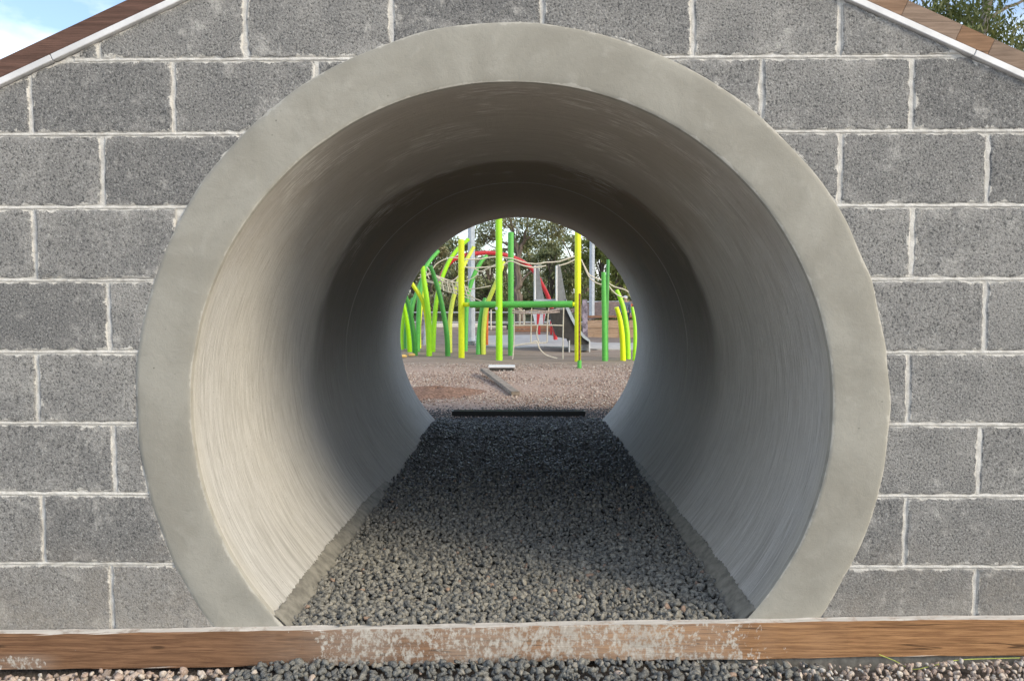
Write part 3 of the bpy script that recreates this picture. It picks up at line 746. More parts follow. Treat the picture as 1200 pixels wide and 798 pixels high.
# chips of the playground yard
p_ = jgrid(-2.6, 3.0, 4.3, 9.2, .036); k = rng.random(len(p_)) < np.interp(p_[:, 1], [4.2, 5, 7.8, 9.2], [.9, .95, .8, .25]); p_ = p_[k]
o = scatter('chippings', np.c_[p_, ground_z(p_[:, 0], p_[:, 1]) + rng.uniform(0, .009, len(p_))], rng.uniform(.007, .022, len(p_)), 1, M['chip'], flat=.35)
tag(o, 'tan and pink stone chippings over the yard beyond the tunnel', None, None, 'stuff')
# front strip: dark stones in the middle, pinkish stones at both ends
def front(x0, x1, p, y0, y1, size, mat, dens, nm, label, heap=0):
    a = jgrid(x0, x1, y0, y1, p); x, y = a.T; k = rng.random(len(a)) < dens(x); a = a[k]; x, y = a.T
    h = .032 + .020 * np.clip((x + .75) / .1, 0, 1) * np.clip((.6 - x) / .3, 0, 1) * np.exp(-((y + .055) / .05) ** 2)
    h = h - .012 * np.clip((y + .055) / .02, 0, 1) * ((x < -.8) | (x > .7))
    z = ground_z(x, y) + h * 1 - .002 + rng.uniform(-.004, .008, len(a)) + .010 * vnoise(x, y, 9, 6)
    s = rng.uniform(.55, 1.15, len(a)) ** 1.4 * size * 1.22
    o = scatter(nm, np.c_[a, z], s, 2, mat, ang=.8); tag(o, label, None, None, 'stuff')
dk = lambda x: np.interp(x, [-1.0, -.78, -.72, .60, .78, .95], [.0, .12, 1, 1, .45, .0])
front(-1.0, .95, .0175, -.5, -.045, .0122, M['basaltdark'], dk, 'gravel', 'loose dark grey stones heaped in front of the timber sleeper')
front(-1.0, .95, .027, -.5, -.045, .0140, M['basaltdark'], dk, 'gravel', 'larger dark stones on top of the heap before the sleeper')
front(-2.3, -.66, .020, -.5, -.040, .0128, M['pink'], lambda x: np.interp(x, [-2, -.9, -.70], [1, 1, .1]), 'pebbles', 'pinkish stones along the left end of the timber sleeper')
front(.62, 2.3, .0165, -.5, -.040, .0100, M['pink'], lambda x: np.interp(x, [.62, .8, 1.], [.1, .6, 1]), 'pebbles', 'small pinkish stones along the right end of the timber sleeper')
front(-.7, .7, .12, -.5, -.05, .014, M['pink'], lambda x: .35 + 0 * x, 'pebbles', 'stray pinkish stones among the dark ones before the sleeper')
# a few stones left on the timber
p_ = np.array([(-.455, -.03), (-.475, -.05), (-.385, -.03), (-.36, -.045), (-.10, -.035), (.45, -.03)]); o = scatter('gravel', np.c_[p_ * [1, .4], .0435 + p_[:, 0] * .0195 + .006], np.array([.011, .008, .012, .009, .008, .007]), 2, M['basalt'])
tag(o, 'few dark stones lying on top of the timber sleeper', None, None, 'stuff')
# yellow green string
pts = smooth_curve([(1.02, -.037, -.028), (1.06, -.045, -.042), (1.10, -.06, -.058), (1.15, -.06, -.050), (1.22, -.05, -.038), (1.33, -.045, -.034), (1.6, -.045, -.030), (2.0, -.06, -.045)], 40)
st = MB().tube(pts, .0011, 5).build('string', M['string']); tag(st, 'thin yellow green string trailing below the right end of the sleeper', 'string')

# ------------------------------------------------------------------ beyond the tunnel
# channel drain
zd = .048
dr = thing('channel_drain', 'black slotted channel drain lying across the far end of the tunnel', 'drain', (0, 3.95, zd - .02))
for y, h in ((3.99, .040), (4.055, .040)):
    MB().box((0, y, zd), (1.03, .016, h), None, .003).build('rail', M['black'], dr)
MB().box((0, 4.022, zd - .012), (1.02, .05, .008)).build('channel_floor', M['black'], dr)
for x in (-.512, .512): MB().box((x, 4.022, zd + .001), (.012, .05, .036), None, .002).build('end_cap', M['black'], dr)
for x in np.linspace(-.45, .45, 10): MB().box((x, 4.022, zd + .008), (.014, .048, .010)).build('cross_bar', M['black'], dr)
# plank and white slab
a, b = onz(567, 433, .06), onz(604, 461, .02); d = b - a; ln = np.linalg.norm(d); d /= ln; sd_ = np.cross(d, [0, 0, 1]); sd_ /= np.linalg.norm(sd_); u_ = np.cross(sd_, d)
pl = MB().box((a + b) / 2, (ln, .085, .038), np.stack([d, sd_, u_], 1), .004).build('timber_plank', M['greytimber']); tag(pl, 'weathered grey timber plank lying half buried on the chippings', 'plank')
c = onz(588, 433.5, 0); ws = thing('white_slab', 'white flat slab with its under-shadow as a dark block beside the grey plank', 'slab', c)
MB().box(c + [0, 0, .047], (.34, .22, .022), None, .005).build('slab_top', M['white'], ws)
MB().box(c + [0, 0, .015], (.31, .20, .05), None, .004).build('slab_shadow', M['darksteel'], ws)  # dark block stands in for the shadow under the slab
for px, py, lab in ((471, 418.5, 'larger yellow offcut lying on the ground by the pipe edge'), (482, 417, 'slim yellow offcut lying beside the larger one')):
    c = onz(px, py, 0); o = MB().box(c + [0, 0, .02], (.14 if px < 475 else .11, .16, .035), np.array(Matrix.Rotation(.3, 3, 'Z')), .01).build('yellow_offcut', M['tan']); tag(o, lab, 'offcut', 'yellow offcuts left on the ground')
# low soil heap
V = []; nr, nn = 10, 40; c0 = onz(517, 461, 0)
for i in range(nr + 1):
    q = i / nr
    for j in range(nn):
        t = 2 * math.pi * j / nn; w_ = 1 + .15 * math.sin(3 * t + 1) + .1 * math.sin(5 * t)
        V.append((c0[0] - .05 + .50 * q * w_ * math.cos(t), c0[1] + .05 + .55 * q * w_ * math.sin(t), -.03 + .085 * (1 - q * q) + rng.normal(0, .006)))
F = [(i * nn + j, i * nn + (j + 1) % nn, (i + 1) * nn + (j + 1) % nn, (i + 1) * nn + j) for i in range(nr) for j in range(nn)]
o = MB().add(V, F).build('soil_heap', M['heap'], None, True); tag(o, 'low heap of red brown soil on the chippings', None, None, 'stuff')

# ---- climbing frame
def polyz(pts, Y, base=True, dy=0.):
    """pixel polyline -> curve in the plane at depth Y (leaning dy towards the far side)"""
    P = np.array([at(px, py, Y) for px, py in pts])
    if base: P[0][2] = -.08
    n = len(P); P[:, 1] += np.linspace(0, dy, n); return P
fr = thing('climbing_frame', 'climbing frame of tall yellow and lime posts joined by a green beam with rope net', 'climbing frame', (0, 10, 0))
def post(px_b, py_b, px_t, py_t, r, mat, name='post', parent=None, zt=None):
    b = onz(px_b, py_b, 0); Y = b[1]; t = at(px_t, py_t, Y)
    if zt: t[2] = zt
    b = b.copy(); b[2] = -.15
    P = np.linspace(b, t, 5); P = np.vstack([P, P[-1] + [0, 0, .012]]); rr = np.r_[np.full(5, r), r * .6]
    return MB().tube(P, rr, 14).build(name, mat, parent, True), b, t
post(540.8, 419.5, 540.5, 281.5, .048, M['yellow'], 'post', fr)
post(585, 422, 584.6, 255, .050, M['lime'], 'post', fr, 2.7)
post(677, 424, 677.2, 255, .046, M['yellow'], 'post', fr, 2.6)
yB = 10.0
A, B = at(551, 357, yB), at(671, 356.6, 9.75)
MB().tube(np.linspace(A, B, 4), .050, 14).build('beam', M['green'], fr, True)
for P0, P1 in ((at(543, 357, 10.2), A), (B, at(676, 356.6, 9.75))): MB().tube(np.linspace(P0, P1, 3), .034, 10).build('coupling', M['yellow'], fr, True)
c = at(581.6, 361.5, 9.66); MB().tube([c, c + [0, -.02, 0]], .022, 10).build('bolt_cap', M['galv'], fr, True)
net = lambda pts, Y, r=.012, mat='rope', par=fr, nm='rope': MB().tube(smooth_curve([at(px, py, Y) for px, py in pts], 16), r, 6).build(nm, M[mat], par, True)
for pts in ([(602.5, 361), (602.5, 380), (602, 405), (600.5, 422)], [(623, 361), (622.5, 381), (622, 402)], [(643, 361), (641.5, 381), (641, 401)], [(660.5, 360), (660, 381), (659.5, 423)],
            [(601, 381.5), (622, 381), (641, 381), (660, 381.5)], [(601, 406), (615, 403), (630, 402), (641, 401.5)], [(622, 402), (629, 400), (632, 408), (640, 416), (653, 420)], [(630, 381), (629, 392), (632, 402)],
            [(607, 361), (614, 367), (615, 378)], [(609, 367), (609, 380)]): net(pts, 10.05, .0105)
for dy_ in (0, 3): net([(600, 363.5 + dy_), (612, 365.5 + dy_ * .6), (625, 364 + dy_), (640, 365 + dy_ * .6), (656, 362.5 + dy_)], 10.05, .014, 'ropepink', fr, 'braided_rope')
o, b, t = post(598.6, 416, 598.6, 273, .047, M['green']); o.name = 'green_pole'; tag(o, 'straight mid green pole with flat top just right of the tallest lime post', 'pole')
o2 = MB(); bb = onz(679, 431, 0)
rp_ = thing('rusty_post', 'slim rusty brown post with green foot before the yellow post', 'post', bb)
z1 = at(679, 344, bb[1])[2]
MB().box((bb[0], bb[1], (z1 + .1) / 2), (.028, .028, z1 - .1), None, .003).build('shaft', M['rust'], rp_)
MB().tube([(bb[0], bb[1], -.1), (bb[0], bb[1], .1)], .028, 12).build('foot', M['green'], rp_, True)

# curved blades: (label, material, pixels base first, depth or None, dy)
blades = [
    ('lime curved pole, leftmost of all, hugging the pipe edge', 'lime', [(471, 410), (470, 390), (472.5, 366), (477, 351)], None, .2),
    ('short dark green curved pole between the two leftmost lime poles', 'dgreen', [(475.5, 409), (475, 385), (477, 362), (481, 350)], None, .3),
    ('lime curved pole bending left, second from the pipe edge', 'lime', [(480.5, 412), (479.5, 392), (477, 370), (473.5, 352)], None, -.2),
    ('dark green curved pole bending left before the yellow one', 'dgreen', [(487, 415.5), (485.5, 392), (482, 365), (477, 345)], None, -.2),
    ('yellow curved pole between dark green and lime poles on the left', 'yellow', [(491, 408), (490.5, 382), (493, 355), (497.5, 332)], None, .2),
    ('mid green pole leaning right behind the short yellow hook', 'green', [(480, 400), (481.5, 365), (487, 342), (496, 318)], 11.9, .3),
    ('short yellow pole hooked left at its top', 'yellow', [(503, 408), (501, 378), (496, 353), (483.5, 332)], 10.9, -.1),
    ('thick lime curved pole on the left with straight foot', 'lime', [(503, 416), (503, 385), (500, 350), (496.5, 326), (495.5, 312)], None, 0.),
    ('green pole arching right high along the pipe edge', 'green', [(489, 404), (491, 350), (496, 318), (503, 304), (512, 293)], 11.6, .3),
    ('dark green curved pole bending left beside the yellow post', 'dgreen', [(525, 416.5), (523.5, 388), (517, 350), (510.5, 326), (506, 312)], None, -.2),
    ('long lime pole sweeping right behind the yellow post', 'lime', [(507, 404), (509, 372), (513, 340), (523, 310), (535, 291), (548, 279)], 11.6, .3),
    ('yellow curved pole leaning right to the galvanised light pole', 'ylime', [(527, 406), (527, 375), (531, 347), (541, 314), (554, 288)], 11.4, .3),
    ('green pole leaning right across the galvanised light pole', 'green', [(545, 403), (547, 355), (554, 325), (563, 307), (570, 299)], 11.7, .2),
    ('pale yellow pole leaning right against the tallest lime post', 'ylime', [(566.5, 415), (566.5, 392), (569.5, 362), (577, 341), (585, 322), (590, 306)], None, .1),
    ('short green pole under the beam left of the tallest lime post', 'green', [(560.5, 415), (561, 392), (564.5, 362), (568, 350)], None, .2),
    ('short orange pole partly hidden behind the pale yellow pole', 'orange', [(570, 392), (570.5, 375), (571.5, 355)], 13.2, 0.),
    ('light green straight pole in front of the right timber wall', 'green', [(709, 423), (708.3, 380), (707.3, 319)], None, 0.),
    ('dark green slanting pole just behind the light green pole', 'dgreen', [(710.5, 421), (711, 380), (713.5, 304)], None, .1),
    ('yellow curved pole bending left before the right timber wall', 'yellow', [(730.3, 422), (729, 397), (726, 375), (721.5, 360)], None, -.1),
    ('tall lime curved pole beside the standing person', 'lime', [(736, 420), (735.3, 392), (732, 366), (728, 351), (723.5, 340)], None, .1),
    ('lime curved pole, rightmost of all, beside the orange barrier', 'lime', [(743.5, 421.5), (745, 396), (744.5, 376), (742, 360)], None, .1),
]
for lab, mt, pts, Y, dy in blades:
    if Y is None: Y = onz(*pts[0], 0)[1]
    P = smooth_curve(polyz(pts, Y, True, dy), 24); r = .040 * (1.12 if 'thick' in lab else 1) * np.linspace(1.08, .80, len(P))
    if 'orange' in lab or 'slanting' in lab: r = r * .8
    o = MB().tube(P, r, 12).build('curved_pole', M[mt], None, True); tag(o, lab, 'pole', 'curved climbing poles like blades of grass')
P = smooth_curve([at(509, 384, 13.6), at(510, 366, 13.6), at(513, 342, 13.6), at(520, 318, 13.6), at(534, 303, 13.6), at(560, 297, 13.7), at(585, 297.5, 13.8), at(608, 304.5, 13.9), at(625, 317, 14), at(636, 335, 14.1), at(643.5, 351, 14.2), at(649, 372, 14.2), at(651, 398, 14.2)], 60)
o = MB().tube(P, .042, 12).build('red_hoop', M['red'], None, True); tag(o, 'large red tubular hoop arching behind the green beam', 'hoop')
# white curved pole and grey board on the left
P = smooth_curve(polyz([(497, 400), (499, 384), (499, 370), (496, 350)], 13.4, True), 14); o = MB().tube(P, .032, 10).build('white_pole', M['galv'], None, True); tag(o, 'thin pale grey curved pole behind the thick lime pole', 'pole')
# upper ropes and netting between the poles
rn = thing('rope_net', 'cream rope net strung high between the curved poles on the left', 'rope net', at(520, 340, 11))
R2 = lambda pts, Y, r=.011: net(pts, Y, r, 'rope', rn)
for pts, Y in (([(497, 325), (505, 318), (512, 309), (527, 302), (541, 303.5)], 11.2), ([(500, 330), (514, 334), (524, 342), (541, 344)], 11.3), ([(510, 322), (520, 330), (532, 331), (541, 331)], 11.2),
               ([(516, 330), (527, 334), (538, 336), (549, 336)], 11.25), ([(514, 334), (522, 338), (535, 341), (550, 347), (564, 353)], 11.3), ([(515, 326), (530, 329), (540, 320), (541, 318)], 11.3),
               ([(492, 322), (498, 327), (508, 331), (514, 334)], 11.3), ([(490, 326), (502, 322), (507, 321)], 11.3), ([(541, 331), (552, 327), (560, 322)], 11.3), ([(548, 339), (560, 338), (575, 335)], 11.3),
               ([(541, 312), (552, 314), (565, 313.5), (583, 312)], 10.9), ([(544, 304), (560, 304), (572, 302), (583, 301)], 10.6), ([(556, 315), (563, 318), (572, 314.5), (583, 309)], 11.),
               ([(518, 329), (520, 341)], 11.2), ([(524, 331), (526, 343)], 11.2), ([(530, 331), (532, 344)], 11.2), ([(536, 332), (538, 344)], 11.2), ([(544, 333), (547, 345)], 11.2),
               ([(500, 313), (508, 322), (516, 328)], 11.3), ([(499, 318), (503, 327)], 11.3), ([(574.3, 314), (574.3, 322)], 11.)): R2(pts, Y, .009 if Y > 11.1 else .011)
for q in (0., .33, .66, 1.): R2([(508 + 4 * q, 322 + 14 * q), (522 + 4 * q, 327 + 14.5 * q), (536 + 5 * q, 332 + 14.5 * q), (549 + 8 * q, 338 + 15 * q)], 11.22, .0085)
for q in np.linspace(.05, .95, 9): R2([(508 + 41 * q, 322 + 16 * q), (510 + 43 * q, 329 + 16 * q), (512 + 45 * q, 337 + 16 * q)], 11.22, .008)
rt = thing('rope', 'pair of sagging cream ropes strung to the right of the lime post above the slide', 'rope', at(630, 310, 10.2))
for pts in ([(587, 302), (600, 303), (612, 307), (627, 309.5), (640, 307.5), (656, 306.5), (674, 300)], [(590, 311), (598, 306), (612, 311), (626, 313.5), (640, 311.5)], [(655, 311.5), (665, 308.5), (674, 304)]): net(pts, 10.2, .011, 'rope', rt, 'strand')
rr_ = thing('rope', 'cream ropes slanting down from the yellow post to the poles on the right', 'rope', at(705, 325, 10))
for pts in ([(681, 304), (686, 314), (692, 323), (707, 329)], [(682, 306), (690, 324), (698, 331), (706, 334)], [(712, 331), (720, 336), (735, 341), (741, 352)], [(712, 333), (717, 340), (724, 346), (735, 350)]): net(pts, 10., .010, 'rope', rr_, 'strand')

# light poles
for px, py, Yp, rad, lab in ((552.8, 400, 13.6, .072, 'wide galvanised light pole standing among the curved poles on the left'), (693.5, 372, 17.2, .066, 'galvanised light pole rising behind the right timber wall')):
    b = at(px, py, Yp); lp = thing('light_pole', lab, 'light pole', (b[0], b[1], 0), 'galvanised light poles')
    MB().tube([(b[0], b[1], -.1), (b[0], b[1], 2.), (b[0], b[1], 5.5)], [rad, rad * .97, rad * .7], 10).build('shaft', M['galv'], lp)
    MB().box((b[0], b[1], b[2] + .01), (.3, .3, .02), None, .003).build('base_plate', M['galv'], lp)
    MB().box((b[0], b[1] - .25, 5.52), (.16, .7, .07), None, .02).build('lamp_head', M['galv'], lp)

# slide
sl_ = thing('slide', 'grey steel slide with two tall side fins and dark lower body', 'slide', at(668, 405, 11.9))
Ys, Yf = 11.6, 12.3
def plate(pix, Y, th, mat, name, parent): 
    P = [at(px, py, Y) for px, py in pix]; return MB().prism([(p[0], p[2]) for p in P], Y, Y + th).build(name, mat, parent)
plate([(651.5, 311), (656, 309.5), (658.5, 322), (661, 337), (663.5, 350), (664, 363), (651.5, 363)], Ys, .04, M['steel'], 'side_fin', sl_)
plate([(626, 311.5), (630.5, 310), (633, 325), (635, 338), (638.5, 353), (640, 363), (626, 363)], Yf, .04, M['steel'], 'side_fin', sl_)
plate([(644, 363.2), (663, 361.5), (668, 370), (674, 383), (681, 393), (690, 399), (691, 403), (668, 403), (666, 397), (653, 395), (648, 380)], Ys + .01, .9, M['darksteel'], 'slide_body', sl_)
plate([(663.5, 350), (666.5, 360), (672, 372), (678, 384), (685, 393), (691, 398), (691, 401.2), (683.5, 396), (675.5, 386), (669, 374), (663, 361)], Ys - .02, .05, M['galv'], 'side_rail', sl_)
plate([(668, 403.2), (690.5, 403.2), (690.5, 411), (668.5, 411)], Ys + .05, .7, M['steel'], 'run_out', sl_)
for px in (667.3, 691): plate([(px - .7, 399), (px + .7, 399), (px + .7, 413.5), (px - .7, 413.5)], Ys - .03, .05, M['white'], 'leg', sl_)
plate([(626, 351), (653, 351), (653, 354), (626, 354)], Ys + .06, .7, M['galv'], 'platform', sl_)
for px, Y in ((626.6, Yf), (652, Ys)): P0 = at(px, 311.5, Y - .03); P1 = at(px, 353, Y - .03); MB().tube([P0, P1], .018, 8).build('edge_tube', M['white'], sl_, True)
# mottled grey board behind the slide's foot
o = plate([(682.5, 351), (688, 351), (689, 398), (683, 398)], 13.4, .06, M['mottled'], 'grey_board', None); tag(o, 'narrow mottled grey board standing behind the yellow post on the right', 'board')
o = plate([(492, 352), (497, 350), (497.5, 398), (492, 398)], 14.2, .06, M['mottled'], 'grey_board', None); tag(o, 'narrow mauve grey board standing behind the left curved poles', 'board')

# red and white barrier boards
def barrier(cx_, top, bot, w, Y, lab):
    c = at(cx_, bot, Y); b = thing('barrier_board', lab, 'barrier', (c[0], Y, 0), 'red and white barrier boards')
    P = [at(cx_ - w / 2, top, Y), at(cx_ + w / 2, top, Y), at(cx_ + w * .30, bot, Y), at(cx_ - w * .30, bot, Y)]
    MB().prism([(p[0], p[2]) for p in P], Y, Y + .03).build('panel', M['white'], b)
    for q0, q1 in ((-.18, .06), (.30, .42)):
        Q = [at(cx_ + w * q0, top + 1, Y - .004), at(cx_ + w * q1, top + 1, Y - .004), at(cx_ + w * (q1 - .13), bot - .5, Y - .004), at(cx_ + w * (q0 + .0), bot - .5, Y - .004)]
        MB().prism([(p[0], p[2]) for p in Q], Y - .008, Y - .001).build('stripe', M['red'], b)
    MB().box((c[0], Y + .05, c[2] / 2), (.05, .05, abs(c[2]) + .02)).build('leg', M['red'], b)
barrier(632, 367, 381, 16, 17.4, 'larger red and white striped barrier board under the rope net')
barrier(646, 375, 382, 7, 17.6, 'small red and white barrier board beside the slide body')

# timber edging, kerb, path, retaining wall
def planks(name, lab, x0, x1, Y, rows_, mat):
    t = thing(name, lab, 'timber edging', ((x0 + x1) / 2, Y, 0))
    for z0, z1, dy in rows_: MB().box(((x0 + x1) / 2, Y + dy, (z0 + z1) / 2), (x1 - x0, .08, z1 - z0 - .006), None, .006).build('sleeper', mat, t)
    return t
Yt = 19.0; a = at(598, 382, Yt); b = at(656, 382, Yt); zt = a[2]
planks('timber_edging', 'low orange brown timber edging behind the hanging rope net', a[0], b[0], Yt, ((.0, zt - .09, 0), (zt - .085, zt + .02, -.02)), M['redtimber'])
Yr = 16.4; a = at(688, 375, Yr); b = at(752, 375, Yr); zt = a[2]; hh = zt / 2
rw = thing('retaining_wall', 'pale timber sleeper retaining wall behind the poles on the right', 'retaining wall', (a[0], Yr, 0))
for x0, x1 in ((a[0], (a[0] + b[0]) / 2 + .1), ((a[0] + b[0]) / 2 + .104, b[0] + 1.8)):
    for z0, z1 in ((-.02, hh), (hh, zt)): MB().box(((x0 + x1) / 2, Yr + rng.uniform(-.006, .006), (z0 + z1) / 2), (x1 - x0, .09, z1 - z0 - .008), None, .006).build('sleeper', M['paletimber'], rw)
MB().box(((a[0] + b[0]) / 2 + .9, Yr + .03, zt + .075), (b[0] - a[0] + 1.8, .12, .05), None, .006).build('capping', M['redtimber'], rw)
# soil held by the wall
bx0 = a[0] - .1; V = []; gx_ = np.linspace(bx0, bx0 + 6, 30); gy_ = np.linspace(Yr + .06, Yr + 7, 20)
for y in gy_:
    for x in gx_:
        q = (y - Yr) / 7; V.append((x, y, zt + .02 + .34 * math.sin(min(1, q * 1.6) * 1.57) * min(1, (x - bx0 + .3) / 1.2) + .02 * rng.normal()))
F = [(j * 30 + i, j * 30 + i + 1, (j + 1) * 30 + i + 1, (j + 1) * 30 + i) for j in range(19) for i in range(29)]
o = MB().add(V, F).build('soil_bank', simple('bank_mulch', (.20, .14, .115), .95, .1, var=.45, scale=18), None, True); tag(o, kind='structure')
# concrete path
V = []; pa = [(556, 404), (600, 407.5), (640, 406), (668, 407), (700, 409), (760, 409.5)]; pb = [(556, 393.5), (600, 392.5), (640, 392), (668, 398), (700, 401.5), (760, 402)]
P0 = [onz(px, py, .012) for px, py in pa]; P1 = [onz(px, py, .012) for px, py in pb]; n = len(P0)
o = MB().add(P0 + P1 + [p + [0, 0, -.1] for p in P0], [(i, i + 1, n + i + 1, n + i) for i in range(n - 1)] + [(2 * n + i, 2 * n + i + 1, i + 1, i) for i in range(n - 1)]).build('path', M['concrete']); tag(o, kind='structure')
a, b = at(488, 383, 22.5), at(600, 383, 22.5)
o = MB().box(((a[0] + b[0]) / 2, 22.5, a[2] + .03), (b[0] - a[0], .3, .14), None, .02).build('kerb', M['kerb']); tag(o, kind='structure')

# yard fence far behind
fe = thing('yard_fence', 'long low steel yard fence with dark posts before the trees', 'fence', (0, 25, 0))
zf = at(600, 366, 25)[2]
for z in (zf, zf - .33): MB().box((1.5, 25, z), (22, .03, .03)).build('rail', M['galv'], fe)
for x in np.arange(-8.6, 12, 1.9): MB().box((x, 25.03, zf / 2 - .2), (.06, .06, zf + .5)).build('post', M['darksteel'], fe)
mb = MB()
for x in np.arange(-9, 12, .13): mb.box((x, 25.0, zf / 2 - .15), (.014, .014, zf + .15))
o = mb.build('bars', M['darksteel'], fe); o['kind'] = 'stuff'
# picnic bench in front of it
bn = thing('park_bench', 'dark low bench before the fence behind the tallest lime post', 'bench', at(580, 386, 20.5))
c = at(580, 380.5, 20.5); zs = c[2]
MB().box((c[0], 20.5, zs), (.95, .38, .05), None, .01).build('seat', M['darksteel'], bn)
for dx in (-.36, .36): MB().box((c[0] + dx, 20.5, zs / 2 - .02), (.06, .3, zs), None, .005).build('leg', M['darksteel'], bn)
for px in (575.3, 609, 614): 
    a = at(px, 363, 20.3); b = at(px, 379, 20.3); o = MB().tube([a * [1, 1, 0] + [0, 0, .0], a], .022, 8).build('marker_stake', M['rope']); tag(o, {575.3: 'pale marker stake behind the beam left of the tallest lime post', 609: 'left pale marker stake of two behind the hanging net', 614: 'right pale marker stake of two behind the hanging net'}[px], 'stake', 'pale marker stakes')

# white sign boards along the bank, orange mesh barrier
o = plate([(711, 353), (718.5, 353), (718.5, 357), (711, 357)], 23, .05, M['white'], 'white_board', None); tag(o, 'small blank white board on the rail above the soil bank', 'board')
ob = thing('barrier_mesh', 'orange plastic barrier mesh at the right edge of the view', 'barrier', at(742, 372, 17.5))
a, b = at(737.5, 373, 17.5), at(747, 357, 17.5)
for z in np.linspace(a[2], b[2], 6): MB().box(((a[0] + b[0]) / 2, 17.5, z), (b[0] - a[0], .012, .022)).build('strip', M['orange'], ob)
for x in np.linspace(a[0], b[0], 5): MB().box((x, 17.485, (a[2] + b[2]) / 2), (.02, .012, b[2] - a[2])).build('strip', M['orange'], ob)
MB().box(((a[0] + b[0]) / 2, 17.53, (b[2]) / 2), (.04, .04, b[2] + .1)).build('post', M['rust'], ob)
# rail over the bank
rl = thing('hand_rail', 'thin grey rail running above the soil bank', 'rail', at(720, 354, 24))
a, b = at(684, 354, 24), at(760, 353, 24)
MB().tube([a, b + [2, 0, 0]], .025, 8).build('bar', M['galv'], rl)
for q in np.linspace(0, 1, 4): p = a + (b + [2, 0, 0] - a) * q; MB().tube([(p[0], p[1], 0), p], .025, 8).build('post', M['galv'], rl)

# ---- the standing person
def skin_chain(name, verts, edges, radii, mat, parent, sub=1, root=0):
    me = bpy.data.meshes.new(name); me.from_pydata([tuple(v) for v in verts], edges, []); me.update()
    o = bpy.data.objects.new(name, me); COL.objects.link(o); me.materials.append(mat)
    md = o.modifiers.new('skin', 'SKIN'); md.use_smooth_shade = True
    for i, r in enumerate(radii):
        sv = me.skin_vertices[0].data[i]; sv.radius = (r, r) if np.isscalar(r) else r; sv.use_root = (i == root)
    if sub: ss = o.modifiers.new('sub', 'SUBSURF'); ss.levels = sub; ss.render_levels = sub
    o.parent = parent; return o
Yp = 15.4; fp = at(732.5, 389, Yp); tp = at(732.5, 346.5, Yp); Hh = (tp[2] - fp[2])
S = Hh
pe = thing('person', 'person in a white cap and dark blue grey clothes standing by the right timber wall', 'person', (fp[0], Yp, fp[2]))
vb = [(0, 0, .53), (0, 0, .62), (0, 0, .72), (0, 0, .80), (0, 0, .86), (0, -.005, .93),
      (.105, 0, .79), (.135, .01, .63), (.13, -.04, .50), (.125, -.06, .455),
      (-.105, 0, .79), (-.135, .01, .63), (-.13, -.04, .50), (-.125, -.06, .455),
      (.055, 0, .50), (.062, -.005, .28), (.065, .015, .05), (.068, -.07, .025),
      (-.055, 0, .50), (-.06, -.02, .28), (-.06, .005, .05), (-.063, -.08, .025)]
eb = [(0, 1), (1, 2), (2, 3), (3, 4), (4, 5), (3, 6), (6, 7), (7, 8), (8, 9), (3, 10), (10, 11), (11, 12), (12, 13), (0, 14), (14, 15), (15, 16), (16, 17), (0, 18), (18, 19), (19, 20), (20, 21)]
rb = [.085, .078, .09, .075, .032, .052, .042, .033, .024, .02, .042, .033, .024, .02, .066, .046, .032, .024, .066, .046, .032, .024]
skin_chain('body', [np.array(v) * S for v in vb], eb, [r * S for r in rb], M['skin'], pe, 1)
jk = [(0, 0, .52), (0, 0, .62), (0, 0, .72), (0, 0, .80), (0, 0, .835), (.105, 0, .79), (.135, .01, .63), (.13, -.04, .50), (-.105, 0, .79), (-.135, .01, .63), (-.13, -.04, .50)]
skin_chain('jacket', [np.array(v) * S for v in jk], [(0, 1), (1, 2), (2, 3), (3, 4), (3, 5), (5, 6), (6, 7), (3, 8), (8, 9), (9, 10)], [r * S for r in (.098, .092, .104, .088, .046, .053, .043, .034, .053, .043, .034)], M['denim'], pe, 1)
tr_ = [(0, 0, .52), (.055, 0, .48), (.062, -.005, .28), (.065, .012, .055), (-.055, 0, .48), (-.06, -.02, .28), (-.06, .002, .055)]
skin_chain('trousers', [np.array(v) * S for v in tr_], [(0, 1), (1, 2), (2, 3), (0, 4), (4, 5), (5, 6)], [r * S for r in (.094, .076, .056, .043, .076, .056, .043)], M['navy'], pe, 1)
for x, y in ((.065, 0), (-.06, -.01)): skin_chain('shoe', [np.array(v) * S for v in ((x, y + .03, .022), (x, y - .03, .022), (x * 1.05, y - .085, .016))], [(0, 1), (1, 2)], [r * S for r in (.032, .034, .024)], M['shoe'], pe, 1)
mbp = MB(); nn = 14; V = []
for q in np.linspace(0, 1, 6):
    for j in range(nn): t = 2 * math.pi * j / nn; V.append((S * .066 * math.cos(q * 1.57) * math.cos(t), -.005 * S + S * .07 * math.cos(q * 1.57) * math.sin(t), S * (.945 + .06 * math.sin(q * 1.57))))
mbp.add(V, [(i * nn + j, i * nn + (j + 1) % nn, (i + 1) * nn + (j + 1) % nn, (i + 1) * nn + j) for i in range(5) for j in range(nn)])
mbp.box((0, -.085 * S, .945 * S), (.09 * S, .07 * S, .008 * S))
o = mbp.build('cap', M['white'], pe, True); o.matrix_parent_inverse = Matrix.Identity(4)
mbf = MB().box((0, -.058 * S, .925 * S), (.016 * S, .018 * S, .022 * S), None, .003 * S); o = mbf.build('nose', M['skin'], pe); o.matrix_parent_inverse = Matrix.Identity(4)
for x in (-.02, .02):
    o = MB().box((x * S, -.05 * S, .937 * S), (.012 * S, .012 * S, .008 * S), None, .002 * S).build('eye', M['shoe'], pe); o.matrix_parent_inverse = Matrix.Identity(4)

